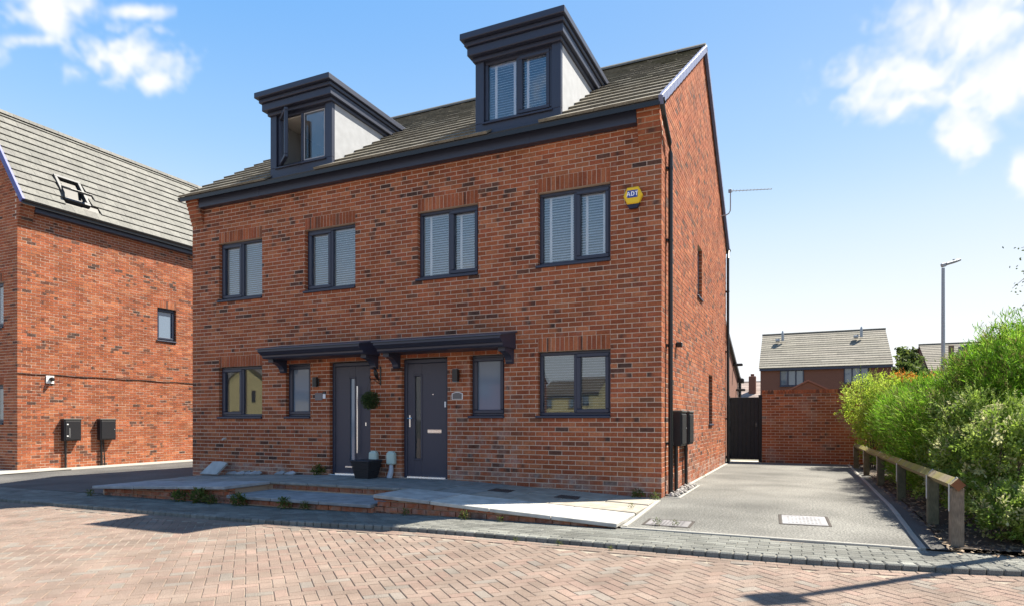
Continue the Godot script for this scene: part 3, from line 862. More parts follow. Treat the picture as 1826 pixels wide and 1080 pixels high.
	var tone := func(u: float, s: float):
		var c := Color(0.44, 0.395, 0.30) * rng.randf_range(0.82, 1.12)
		var m: float = fn.get_noise_2d(u * 2.6, s * 2.6) + 0.18 * (s - 3.6) + 0.12 * (u - 8.6)
		if m > 0.12: c = c.lerp(Color(0.15, 0.145, 0.045), clampf((m - 0.12) * 1.6, 0.0, 0.7))
		return c
	tiles(roof, Vector3(-9.95, 5.785, 0.285), X, up, nr, 10.0, 16, 0.3475, 0.30, tone, skip)
	var upb := Vector3(0, PITCH, 1).normalized(); var nb := Vector3(0, 1, -PITCH).normalized()
	tiles(roof, Vector3(-9.95, 5.785, -8.885), X, upb, nb, 10.0, 16, 0.3475, 0.30, tone, func(_a, _b, _k): return false, 0)
	var x := -9.96
	while x < 0.0:   # ridge
		var rm := MB.new()
		var w := minf(0.45, 0.06 - x)
		rm.extrude([Vector2(-0.13, -0.075), Vector2(-0.10, -0.02), Vector2(-0.05, 0.028), Vector2(0.0, 0.042), Vector2(0.05, 0.028), Vector2(0.10, -0.02), Vector2(0.13, -0.075), Vector2(0.10, -0.075), Vector2(0.0, 0.0), Vector2(-0.10, -0.075)], Vector3(0, 0, 0), Vector3(0, 0, 1), Vector3.UP, Vector3(w - 0.006, 0, 0), Color(0.27, 0.255, 0.22) * rng.randf_range(0.85, 1.1))
		piece(roof, "ridge_tile", rm.mesh(MT.tile), Vector3(x, 8.975, -4.3))
		x += 0.45
	for side in [0, 1]:   # verge caps
		var uu: Vector3 = up if side == 0 else upb
		var nn: Vector3 = nr if side == 0 else nb
		for k in 16:
			var vm := MB.new()
			var t := Transform3D(Basis(X, nn, X.cross(nn)), Vector3.ZERO)
			vm.cbox(Vector3(-0.03, -0.115, -0.185), Vector3(0.034, 0.012, 0.185), 0.006, Color.WHITE, t * Transform3D(Basis(X, 0.035 if side == 0 else -0.035), Vector3.ZERO))
			piece(roof, "verge_cap", vm.mesh(MT.blue_cap), Vector3(0.045, 5.785, 0.285 if side == 0 else -8.885) + uu * (k + 0.5) * 0.3475 + nn * 0.032)
	dormer(H, -3.06, -1.55, 1, true)
	dormer(H, -7.60, -6.08, -1, false)
func gutter(parent: Node3D, a: Vector3, b: Vector3) -> void:
	var mb := MB.new()
	var poly := []
	for k in 13: poly.append(Vector2(cos(PI + PI * k / 12.0), sin(PI + PI * k / 12.0)) * 0.062)
	for k in 13: poly.append(Vector2(cos(TAU - PI * k / 12.0), sin(TAU - PI * k / 12.0)) * 0.055 + Vector2(0, 0.0))
	mb.extrude(poly, a, Vector3(0, 0, 1), Vector3.UP, b - a)
	var o := part(parent, "gutter", mb, MT.black_plastic)
	var n := 11
	for k in n:
		var bm := MB.new()
		var ring := []
		for j in 9: ring.append(Vector3(0, sin(PI + PI * j / 8.0), cos(PI + PI * j / 8.0)) * 0.066)
		for j in 8:
			bm.quad(ring[j] + Vector3(-0.02, 0, 0), ring[j] + Vector3(0.02, 0, 0), ring[j + 1] + Vector3(0.02, 0, 0), ring[j + 1] + Vector3(-0.02, 0, 0))
		piece(o, "gutter_clip", bm.mesh(MT.black_plastic), a.lerp(b, (k + 0.5) / n))
func downpipe(parent: Node3D, pts: Array, clips: Array) -> void:
	var mb := MB.new()
	mb.tube(pts, [0.036], 14)
	var o := part(parent, "downpipe", mb, MT.black_plastic)
	var q: Vector3 = pts[-1]
	for y in clips:
		var cm := MB.new()
		cm.cbox(Vector3(-0.062, -0.02, -0.05), Vector3(-0.03, 0.02, 0.05), 0.004)
		cm.tube([Vector3(0, -0.018, 0), Vector3(0, 0.018, 0)], [0.042], 14)
		piece(o, "pipe_clip", cm.mesh(MT.black_plastic), Vector3(q.x, y, q.z))
func door(parent: Node3D, x: float, w: float, hand: int) -> void:   # hand -1: handle on the left
	var X := Vector3(1, 0, 0); var Z := Vector3(0, 0, 1)
	var p := Vector3(x, 0.13, 0)
	var h := 2.105
	var fr := MB.new()
	frame_box(fr, p, X, Z, 0.002, 0.068, 0.0, h, -0.15, -0.075, 0.008)
	frame_box(fr, p, X, Z, w - 0.068, w - 0.002, 0.0, h, -0.15, -0.075, 0.008)
	frame_box(fr, p, X, Z, 0.068, w - 0.068, h - 0.07, h, -0.15, -0.075, 0.008)
	var o := part(parent, "door", fr, MT.upvc, "dark blue-grey door with a narrow glass strip")
	var a := 0.072; var b := w - 0.072; var c := h - 0.074
	var gx0 := a + 0.14; var gx1 := gx0 + 0.15
	if hand > 0: gx0 = 0.40; gx1 = 0.53
	var y0 := 0.33 if hand < 0 else 0.27; var y1 := 1.82
	var lf := MB.new()
	var z0 := -0.145; var z1 := -0.092
	frame_box(lf, p, X, Z, a, gx0, 0.035, c, z0, z1, 0.004); frame_box(lf, p, X, Z, gx1, b, 0.035, c, z0, z1, 0.004)
	frame_box(lf, p, X, Z, gx0, gx1, 0.035, y0, z0, z1, 0.001); frame_box(lf, p, X, Z, gx0, gx1, y1, c, z0, z1, 0.001)
	part(o, "leaf", lf, MT.door_paint)
	var bd := MB.new()
	rect_frame(bd, p, X, Z, gx0 - 0.02, gx1 + 0.02, y0 - 0.02, y1 + 0.02, 0.036, -0.10, -0.080, 0.007)
	part(o, "glazing_bead", bd, MT.door_paint)
	var gl := MB.new()
	gl.quad(p + Vector3(gx0, y0, -0.11), p + Vector3(gx1, y0, -0.11), p + Vector3(gx1, y1, -0.11), p + Vector3(gx0, y1, -0.11))
	part(o, "pane", gl, MT.glass if hand < 0 else MT.frosted)
	var th := MB.new()
	frame_box(th, p, X, Z, 0.07, w - 0.07, 0.005, 0.04, -0.13, -0.060, 0.006)
	frame_box(th, p, X, Z, -0.02, w + 0.02, -0.01, 0.012, -0.13, 0.03, 0.004)
	part(o, "threshold", th, MT.chrome)
	var hd := MB.new()
	var lp := MB.new()
	if hand < 0:
		frame_box(hd, p, X, Z, 0.105, 0.13, 0.90, 1.12, -0.092, -0.082, 0.004)
		hd.tube([p + Vector3(0.1175, 1.06, -0.085), p + Vector3(0.1175, 1.06, -0.035)], [0.009], 8)
		hd.tube([p + Vector3(0.10, 1.06, -0.035), p + Vector3(0.20, 1.06, -0.035)], [0.009], 8)
		rect_frame(lp, p, X, Z, 0.49, 0.77, 0.80, 0.865, 0.012, -0.093, -0.082, 0.003)
		frame_box(lp, p, X, Z, 0.50, 0.76, 0.811, 0.853, -0.093, -0.086, 0.002)
		var sp := MB.new()
		sp.tube([p + Vector3(0.60, 1.48, -0.10), p + Vector3(0.60, 1.48, -0.086)], [0.011], 10)
		part(o, "spyhole", sp, MT.chrome)
		var ch := MB.new()
		frame_box(ch, p, X, Z, w - 0.105, w - 0.075, 1.25, 1.35, -0.095, -0.075, 0.004, Color(0.9, 0.9, 0.9))
		part(o, "sensor", ch, MT.plain)
	else:
		hd.tube([p + Vector3(0.62, 0.42, -0.035), p + Vector3(0.62, 1.66, -0.035)], [0.014], 10)
		for y in [0.55, 1.5]: hd.tube([p + Vector3(0.62, y, -0.10), p + Vector3(0.62, y, -0.035)], [0.009], 8)
		frame_box(lp, p, X, Z, 0.30, 0.55, 0.135, 0.175, -0.093, -0.078, 0.006)
		var lk := MB.new()
		frame_box(lk, p, X, Z, 0.76, 0.785, 0.92, 0.99, -0.093, -0.083, 0.004)
		part(o, "lock", lk, MT.chrome)
	part(o, "handle", hd, MT.chrome)
	part(o, "letter_plate", lp, MT.chrome)
	var rm := MB.new()   # hall behind the glass
	rm.box(p + Vector3(-0.2, 0, -1.6), p + Vector3(w + 0.4, 0.02, -0.16), Color(0.22, 0.15, 0.10))
	if hand < 0: rm.box(p + Vector3(0.05, 0, -1.25), p + Vector3(0.75, 0.75, -1.2), Color(0.35, 0.035, 0.025))
	part(o, "hall", rm, MT.dark_room)
func canopy(parent: Node3D, x0: float, x1: float) -> void:
	var mb := MB.new()
	var prof := [Vector2(0.0, 2.32), Vector2(0.46, 2.32), Vector2(0.49, 2.345), Vector2(0.495, 2.375), Vector2(0.525, 2.385), Vector2(0.57, 2.42), Vector2(0.60, 2.437), Vector2(0.60, 2.475), Vector2(0.585, 2.485), Vector2(0.0, 2.585)]
	mb.extrude(prof, Vector3(x0, 0, 0.003), Vector3(0, 0, 1), Vector3.UP, Vector3(x1 - x0, 0, 0))
	var o := part(parent, "canopy", mb, MT.upvc, "dark flat door canopy on curved brackets")
	var ld := MB.new()
	ld.hexa([Vector3(x0 - 0.03, 2.478, 0.625), Vector3(x1 + 0.03, 2.478, 0.625), Vector3(x1 + 0.03, 2.588, 0.004), Vector3(x0 - 0.03, 2.588, 0.004), Vector3(x0 - 0.03, 2.498, 0.625), Vector3(x1 + 0.03, 2.498, 0.625), Vector3(x1 + 0.03, 2.615, 0.004), Vector3(x0 - 0.03, 2.615, 0.004)])
	part(o, "lead_top", ld, mat("lead", Color(0.055, 0.065, 0.095), 0.5, {"tex": MT.upvc.albedo_texture, "scale": 2.0}))
	for x in [x0 + 0.03, x1 - 0.15]:
		var bm := MB.new()
		var pr := [Vector2(0.0, 2.325), Vector2(0.36, 2.325), Vector2(0.36, 2.28)]
		for k in 9:
			var a := PI * 0.5 * k / 8.0
			pr.append(Vector2(0.36 - 0.28 * sin(a), 2.28 - 0.02 - 0.15 * (1.0 - cos(a))))
		pr.append(Vector2(0.06, 2.08)); pr.append(Vector2(0.0, 2.08))
		bm.extrude(pr, Vector3(x, 0, 0.003), Vector3(0, 0, 1), Vector3.UP, Vector3(0.12, 0, 0))
		part(o, "bracket", bm, MT.upvc)
func dormer(parent: Node3D, x0: float, x1: float, sash: int, blinds: bool) -> void:
	var X := Vector3(1, 0, 0); var Z := Vector3(0, 0, 1)
	var zf := 0.105
	var wx0 := x0 + 0.155; var wx1 := x1 - 0.155; var wy0 := 6.06; var wy1 := 7.09
	var pm := MB.new()
	pm.cbox(Vector3(x0, 5.85, zf - 0.09), Vector3(x1, wy0, zf), 0.006)
	pm.cbox(Vector3(x0, wy1, zf - 0.09), Vector3(x1, 7.22, zf), 0.006)
	pm.cbox(Vector3(x0, wy0, zf - 0.09), Vector3(wx0, wy1, zf), 0.006)
	pm.cbox(Vector3(wx1, wy0, zf - 0.09), Vector3(x1, wy1, zf), 0.006)
	var o := part(parent, "dormer", pm, MT.upvc, "dark boxed dormer with a deep moulded cornice")
	var co := MB.new()
	for s in [[7.08, 7.15, 0.05, 0.03], [7.15, 7.29, 0.14, 0.085], [7.29, 7.36, 0.19, 0.115], [7.36, 7.47, 0.27, 0.155]]:
		co.cbox(Vector3(x0 - s[3], s[0], -2.25), Vector3(x1 + s[3], s[1] - 0.002, zf + s[2]), 0.010)
	part(o, "cornice", co, MT.upvc)
	for s in [0, 1]:
		var cm := MB.new()
		var xa := x0 + 0.004 if s == 0 else x1 - 0.05
		cm.extrude([Vector2(zf - 0.09, 5.72), Vector2(zf - 0.09, 7.10), Vector2(-1.85, 7.10), Vector2(-1.85, 7.05)], Vector3(xa, 0, 0), Z, Vector3.UP, Vector3(0.046, 0, 0))
		part(o, "cheek", cm, MT.render_grey, "pale grey rendered cheek")
	var fl := MB.new()   # lead flashing at the back of the cheek
	fl.extrude([Vector2(-1.35, 6.82), Vector2(-1.62, 7.12), Vector2(-1.95, 7.32), Vector2(-1.82, 7.12)], Vector3(x1 - 0.01, 0, 0), Z, Vector3.UP, Vector3(0.03, 0, 0))
	part(o, "flashing", fl, MT.render_grey)
	var p := Vector3(wx0, wy0, zf)
	var w := wx1 - wx0; var h := wy1 - wy0
	var fm := MB.new()
	rect_frame(fm, p, X, Z, 0.0, w, 0.0, h, 0.055, -0.11, -0.045, 0.008)
	frame_box(fm, p, X, Z, w * 0.5 - 0.03, w * 0.5 + 0.03, 0.055, h - 0.055, -0.11, -0.046, 0.008)
	frame_box(fm, p, X, Z, -0.02, w + 0.02, -0.03, 0.0, -0.10, 0.035, 0.006)
	part(o, "window_frame", fm, MT.upvc)
	for s in [0, 1]:
		var a := 0.055 if s == 0 else w * 0.5 + 0.03
		var b := w * 0.5 - 0.03 if s == 0 else w - 0.055
		var open: bool = sash < 0 and s == 0
		var sm := MB.new()
		var hinge := Transform3D()
		if open: hinge = Transform3D(Basis(), p + Vector3(a, 0, -0.04)) * Transform3D(Basis(Vector3.UP, -0.62), Vector3.ZERO) * Transform3D(Basis(), -(p + Vector3(a, 0, -0.04)))
		var inset := 0.0
		if open or (sash > 0 and s == 1):
			for q in [[a - 0.01, b + 0.01, 0.045, 0.105], [a - 0.01, b + 0.01, h - 0.105, h - 0.045], [a - 0.01, a + 0.05, 0.105, h - 0.105], [b - 0.05, b + 0.01, 0.105, h - 0.105]]:
				sm.cbox(p + Vector3(q[0], q[2], -0.095), p + Vector3(q[1], q[3], -0.028), 0.008, Color.WHITE, hinge)
			part(o, "sash", sm, MT.upvc)
			inset = 0.045
		var gm := MB.new()
		var g := [p + Vector3(a + inset, 0.055 + inset, -0.07), p + Vector3(b - inset, 0.055 + inset, -0.07), p + Vector3(b - inset, h - 0.055 - inset, -0.07), p + Vector3(a + inset, h - 0.055 - inset, -0.07)]
		gm.quad(hinge * g[0], hinge * g[1], hinge * g[2], hinge * g[3])
		part(o, "pane", gm, MT.tinted_glass)
		var ig := MB.new()
		var q := Vector3(0, 0, -0.02)
		ig.quad(hinge * (g[0] + q), hinge * (g[1] + q), hinge * (g[2] + q), hinge * (g[3] + q))
		part(o, "inner_pane", ig, MT.coated_glass)
		if blinds: blind(o, p, X, Z, a, b, 0.04, h - 0.03, -0.16, 0.62, [0.22, 0.88])
		elif s == 1:
			var em := MB.new()
			rect_frame(em, p, X, Z, a + 0.004, b - 0.004, 0.06, h - 0.06, 0.022, -0.067, -0.060, 0.002)
			part(o, "glazing_bead", em, MT.render_grey)
	if not blinds:
		var cu := MB.new()
		cu.box(Vector3(x0 + 0.06, 5.9, -2.2), Vector3(x1 - 0.06, 7.08, -2.15), Color(0.32, 0.345, 0.36))
		cu.box(Vector3(x0 + 0.055, 5.75, -1.9), Vector3(x0 + 0.075, 7.08, -0.01), Color(0.32, 0.345, 0.36))
		cu.box(Vector3(x0 + 0.06, 7.02, -1.9), Vector3(x1 - 0.06, 7.06, -0.01), Color(0.6, 0.6, 0.56))
		part(o, "room", cu, MT.dark_room)

# ------------------------------------------------------------------ neighbour on the left
func make_neighbour() -> void:
	var NX := -16.65; var NZ := -0.22
	var H := thing("brick_house", "tall orange-red brick house side wall with steep pale tiled roof and open roof window", "house", Vector3(-18.4, -0.13, -5.0))
	var X := Vector3(1, 0, 0); var Z := Vector3(0, 0, 1); var B := Vector3(0, 0, -1); var L := Vector3(-1, 0, 0)
	var hole := [[3.95, 4.62, 3.675, 4.725]]
	var fh := [[0.62, 1.82, 1.05, 2.1], [0.62, 1.82, 3.6, 4.8]]
	var core := MB.new()
	shell(core, Vector3(NX, 0, NZ), L, Z, 3.6, -0.3, 7.0, fh)
	shell(core, Vector3(NX, 0, NZ - 0.285), B, X, 9.5, -0.3, 7.0, [[3.95 - 0.285, 4.62 - 0.285, 3.675, 4.725]])
	core.box(Vector3(-20.25, -0.3, -10.0), Vector3(-19.95, 7.0, NZ - 0.285))
	core.box(Vector3(-19.95, -0.3, -10.0), Vector3(NX - 0.285, 7.0, -9.7))
	core.extrude([Vector2(0.006, 7.0), Vector2(3.594, 7.0), Vector2(1.72, 9.6)], Vector3(NX, 0, NZ - 0.006), L, Vector3.UP, Vector3(0, 0, -0.27))
	core.box(Vector3(-19.9, 3.0, -9.7), Vector3(NX - 0.3, 3.2, NZ - 0.3))
	var wall := part(H, "wall", core, MT.mortar)
	var list := lay(Vector3(NX, 0, NZ), B, X, 9.3, -0.225, 6.975, hole + [[3.95, 4.62, 4.725, 4.95], [0, 0.34, 6.3, 7.2]], 1, true, false)
	list += lay(Vector3(NX, 0, NZ), L, Z, 3.6, -0.225, 9.3, fh + [[0.62, 1.82, 2.1, 2.325], [0.62, 1.82, 4.8, 5.025]], 0, true, false, func(y: float): return Vector2(maxf(0.0, (y - 7.0) / 1.43), minf(3.6, 3.6 - (y - 7.0) / 1.43)))
	brickwork(wall, list, null, 300, 0.9)
	soldiers(wall, Vector3(NX, 0, NZ), B, X, 3.95, 4.62, 4.727)
	soldiers(wall, Vector3(NX, 0, NZ), L, Z, 0.62, 1.82, 4.802)
	soldiers(wall, Vector3(NX, 0, NZ), L, Z, 0.62, 1.82, 2.102)
	window(H, Vector3(NX, 3.675, NZ - 3.95), B, X, 0.67, 1.05, 0, {"glass": "frosted"})
	window(H, Vector3(NX - 1.82, 1.05, NZ), X, Z, 1.2, 1.05, 1)
	window(H, Vector3(NX - 1.82, 3.6, NZ), X, Z, 1.2, 1.2, 1, {"blind": 0.9})
	# corbel at the near eave end
	var cm := MB.new()
	for k in 8: cm.box(Vector3(NX - 0.005, 6.3 + k * 0.075, NZ - 0.33), Vector3(NX + 0.024 * (k + 1) - 0.006, 6.375 + k * 0.075, NZ - 0.006))
	cm.box(Vector3(NX - 0.02, 6.3, NZ - 0.34), Vector3(NX - 0.004, 6.95, NZ - 0.008))
	var co := part(H, "corbel", cm, MT.mortar)
	for k in 8:
		var cuts := [0.0, 0.1125, 0.34] if k % 2 else [0.0, 0.225, 0.34]
		for j in 2:
			var mb := MB.new()
			var b := {"o": Vector3(NX + 0.024 * (k + 1), 0, NZ), "u": B, "n": X, "a": cuts[j], "b": cuts[j + 1] - (0.01 if j == 0 else 0.0), "v": 6.305 + k * 0.075, "h": 0.065, "d": 0.024 * (k + 1) + 0.05}
			var mid := Vector3(NX, 6.34 + k * 0.075, NZ - cuts[j] - 0.1)
			add_brick(mb, b, mid)
			piece(co, "brick", mb.mesh(MT.brick), mid)
	var fa := MB.new()
	fa.cbox(Vector3(NX - 0.004, 6.62, -9.9), Vector3(NX + 0.16, 6.93, NZ - 0.345), 0.006)
	part(H, "fascia", fa, MT.upvc)
	var gm := MB.new()
	var poly := []
	for k in 13: poly.append(Vector2(cos(PI + PI * k / 12.0), sin(PI + PI * k / 12.0)) * 0.062)
	for k in 13: poly.append(Vector2(cos(TAU - PI * k / 12.0), sin(TAU - PI * k / 12.0)) * 0.055)
	gm.extrude(poly, Vector3(NX + 0.225, 6.84, -9.95), X, Vector3.UP, Vector3(0, 0, 9.72))
	part(H, "gutter", gm, MT.black_plastic)
	# roof
	var ex := -16.40; var ey := 6.83
	var up := Vector3(-1, 1.43, 0).normalized(); var nr := Vector3(1.43, 1, 0).normalized()
	var rf := MB.new()
	rf.extrude([Vector2(ex, ey - 0.03), Vector2(-18.42, 9.70), Vector2(-20.45, ey - 0.03), Vector2(-20.45, ey - 0.10), Vector2(-18.42, 9.58), Vector2(ex, ey - 0.10)], Vector3(0, 0, -9.95), X, Vector3.UP, Vector3(0, 0, 9.74))
	var roof := part(H, "roof", rf, MT.black_plastic)
	var sl := [0.46, 1.42, 1.38, 2.09]   # roof window: slope from, to, z from, to
	var skip := func(a: float, b: float, k: int):
		var s := k * 0.277
		return s + 0.28 > sl[0] + 0.05 and s + 0.1 < sl[1] and a > sl[2] - 0.32 and b < sl[3] + 0.10
	var tone := func(_u: float, _s: float): return Color(0.40, 0.395, 0.36) * rng.randf_range(0.85, 1.10)
	tiles(roof, Vector3(ex, ey, -0.20), B, up, nr, 9.75, 13, 0.277, 0.33, tone, skip)
	for k in 24:
		var rm := MB.new()
		rm.extrude([Vector2(-0.13, -0.10), Vector2(-0.08, 0.0), Vector2(0.0, 0.04), Vector2(0.08, 0.0), Vector2(0.13, -0.10), Vector2(0.09, -0.09), Vector2(0.0, 0.0), Vector2(-0.09, -0.09)], Vector3.ZERO, X, Vector3.UP, Vector3(0, 0, -0.394), Color(0.40, 0.39, 0.36) * rng.randf_range(0.85, 1.1))
		piece(roof, "ridge_tile", rm.mesh(MT.tile), Vector3(-18.42, 9.76, -0.2 - k * 0.4))
	for k in 13:
		var vm := MB.new()
		vm.cbox(Vector3(-0.142, -0.13, -0.03), Vector3(0.142, 0.012, 0.034), 0.006, Color(0.55, 0.55, 1.0), Transform3D(Basis(up, nr, up.cross(nr)), Vector3.ZERO))
		piece(roof, "verge_cap", vm.mesh(MT.blue_cap), Vector3(ex, ey, -0.215) + up * (k + 0.5) * 0.277 + nr * 0.035)
	# roof window, its light swung open about its middle
	var wt := Transform3D(Basis(B, up, nr), Vector3(ex, ey, -0.2) + nr * 0.03)
	var wx0: float = sl[2] - 0.2; var wx1: float = sl[3] - 0.2
	var wm := MB.new()
	for q in [[wx0, wx1, sl[0], sl[0] + 0.10], [wx0, wx1, sl[1] - 0.08, sl[1]], [wx0, wx0 + 0.08, sl[0] + 0.10, sl[1] - 0.08], [wx1 - 0.08, wx1, sl[0] + 0.10, sl[1] - 0.08]]:
		wm.cbox(Vector3(q[0], q[2], -0.10), Vector3(q[1], q[3], 0.045), 0.006, Color.WHITE, wt)
	var win := part(H, "roof_window", wm, mat("dark_alu", Color(0.055, 0.057, 0.06), 0.4, {"metal": 0.3}), "grey roof window swung open")
	var mid: float = (sl[0] + sl[1]) * 0.5
	var piv := wt * Transform3D(Basis(Vector3.RIGHT, -0.62), Vector3((wx0 + wx1) * 0.5, mid, 0.05))
	var hm := MB.new()
	var hw: float = (wx1 - wx0) * 0.5 - 0.06; var hh := 0.42
	for q in [[-hw, hw, -hh, -hh + 0.06], [-hw, hw, hh - 0.06, hh], [-hw, -hw + 0.06, -hh + 0.06, hh - 0.06], [hw - 0.06, hw, -hh + 0.06, hh - 0.06]]:
		hm.cbox(Vector3(q[0], q[2], -0.03), Vector3(q[1], q[3], 0.03), 0.005, Color(0.9, 0.9, 0.9), piv)
	part(win, "sash", hm, MT.dark_alu)
	var gq := MB.new()
	gq.quad(piv * Vector3(-hw + 0.06, -hh + 0.06, 0), piv * Vector3(hw - 0.06, -hh + 0.06, 0), piv * Vector3(hw - 0.06, hh - 0.06, 0), piv * Vector3(-hw + 0.06, hh - 0.06, 0))
	part(win, "pane", gq, MT.glass)
	var dk := MB.new()
	dk.cbox(Vector3(wx0 + 0.05, sl[0] + 0.05, -0.32), Vector3(wx1 - 0.05, sl[1] - 0.05, -0.30), 0.002, Color(0.1, 0.1, 0.1), wt)
	dk.cbox(Vector3(wx0 + 0.25, sl[0] + 0.08, -0.30), Vector3(wx1 - 0.20, mid - 0.1, -0.14), 0.01, Color(0.6, 0.6, 0.58), wt)
	dk.cbox(Vector3(wx1 - 0.19, sl[0] + 0.08, -0.30), Vector3(wx1 - 0.10, mid - 0.1, -0.14), 0.01, Color(0.6, 0.36, 0.08), wt)
	part(win, "room", dk, MT.dark_room)
	# things fixed to its wall
	for k in 2:
		var z0: float = -1.28 if k == 0 else -2.27
		meter_box(Vector3(NX, 0.59, z0), B, X, 0.46, 0.60, 0.16, -0.12, "black meter box with white clips and scratches on neighbouring brick wall" if k == 0 else "plain black meter box farther along the neighbouring brick wall", k == 0, 0.1, "meter boxes on the neighbouring wall")
	var cam := thing("security_camera", "white square plate with black dome camera on neighbouring brick wall", "camera", Vector3(NX + 0.01, 2.25, -1.0))
	var a := MB.new()
	a.cbox(Vector3(NX + 0.004, 2.15, -1.10), Vector3(NX + 0.03, 2.36, -0.90), 0.006, Color(0.8, 0.8, 0.78))
	part(cam, "plate", a, MT.plain)
	var d := MB.new()
	d.tube([Vector3(NX + 0.03, 2.27, -1.02), Vector3(NX + 0.08, 2.27, -1.02), Vector3(NX + 0.12, 2.25, -1.02), Vector3(NX + 0.135, 2.23, -1.02)], [0.055, 0.058, 0.045, 0.02], 16)
	part(cam, "dome", d, MT.black_plastic)
	var cb := thing("cable", "thin dark cable clipped along the neighbouring brick wall", "cable", Vector3(NX + 0.01, 2.38, -4.0))
	var c := MB.new()
	var pts := []
	for k in 20: pts.append(Vector3(NX + 0.012, 2.385 - 0.012 * sin(k * 2.1), NZ - k * 0.42))
	c.tube(pts, [0.009], 6)
	for k in c.c.size(): c.c[k] = Color(0.02, 0.018, 0.017)
	part(cb, "wire", c, MT.slab)
	var vt := thing("air_brick", "small pale air brick in the neighbouring wall", "vent", Vector3(NX + 0.004, 2.5, -3.0))
	var v := MB.new()
	v.cbox(Vector3(NX - 0.01, 2.42, -3.05), Vector3(NX + 0.006, 2.52, -2.83), 0.004, Color(0.36, 0.17, 0.10))
	for k in 4: v.box(Vector3(NX + 0.006, 2.43 + k * 0.022, -3.04), Vector3(NX + 0.010, 2.442 + k * 0.022, -2.84), Color(0.40, 0.2, 0.12))
	part(vt, "grille", v, MT.plain)
func meter_box(p: Vector3, r: Vector3, n: Vector3, w: float, h: float, depth: float, foot: float, label: String, marked: bool, pipe_at: float, group: String) -> void:   # p lower left on the wall, seen from outside
	var o := thing("meter_box", label, "meter box", p + r * w * 0.5 + n * 0.02, group)
	var b := MB.new()
	var mc := Color(0.014, 0.015, 0.018)
	frame_box(b, p, r, n, 0, w, 0, h, 0.004, depth, 0.012, mc)
	frame_box(b, p, r, n, -0.012, w + 0.012, h - 0.015, h + 0.015, 0.004, depth + 0.015, 0.008, Color(0.09, 0.088, 0.08))
	part(o, "cabinet", b, MT.meter_black)
	var d := MB.new()
	frame_box(d, p, r, n, 0.03, w - 0.03, 0.035, h - 0.045, depth, depth + 0.012, 0.006, mc)
	part(o, "door", d, MT.meter_black)
	var k := MB.new()
	if marked:
		for q in [[0.06, 0.44], [0.06, 0.12]]: frame_box(k, p, r, n, q[0], q[0] + 0.045, q[1], q[1] + 0.03, depth + 0.012, depth + 0.02, 0.003, Color(0.7, 0.7, 0.7))
		frame_box(k, p, r, n, 0.14, 0.147, 0.10, 0.36, depth + 0.012, depth + 0.014, 0.001, Color(0.55, 0.55, 0.55))
	else:
		frame_box(k, p, r, n, w - 0.06, w - 0.045, h * 0.5, h * 0.5 + 0.015, depth + 0.012, depth + 0.018, 0.002, Color(0.6, 0.6, 0.6))
	part(o, "catch", k, MT.plain)
	var t := MB.new()
	var q: Vector3 = p + r * pipe_at + n * 0.05
	t.tube([q + Vector3(0, 0.02, 0), Vector3(q.x, lerpf(p.y, foot, 0.5), q.z), Vector3(q.x, foot - 0.03, q.z)], [0.030], 10)
	if not marked: t.tube([q + r * 0.06 + Vector3(0, 0.02, 0), Vector3(q.x, foot - 0.03, q.z) + r * 0.10], [0.016], 8)
	part(o, "pipe", t, MT.black_plastic)

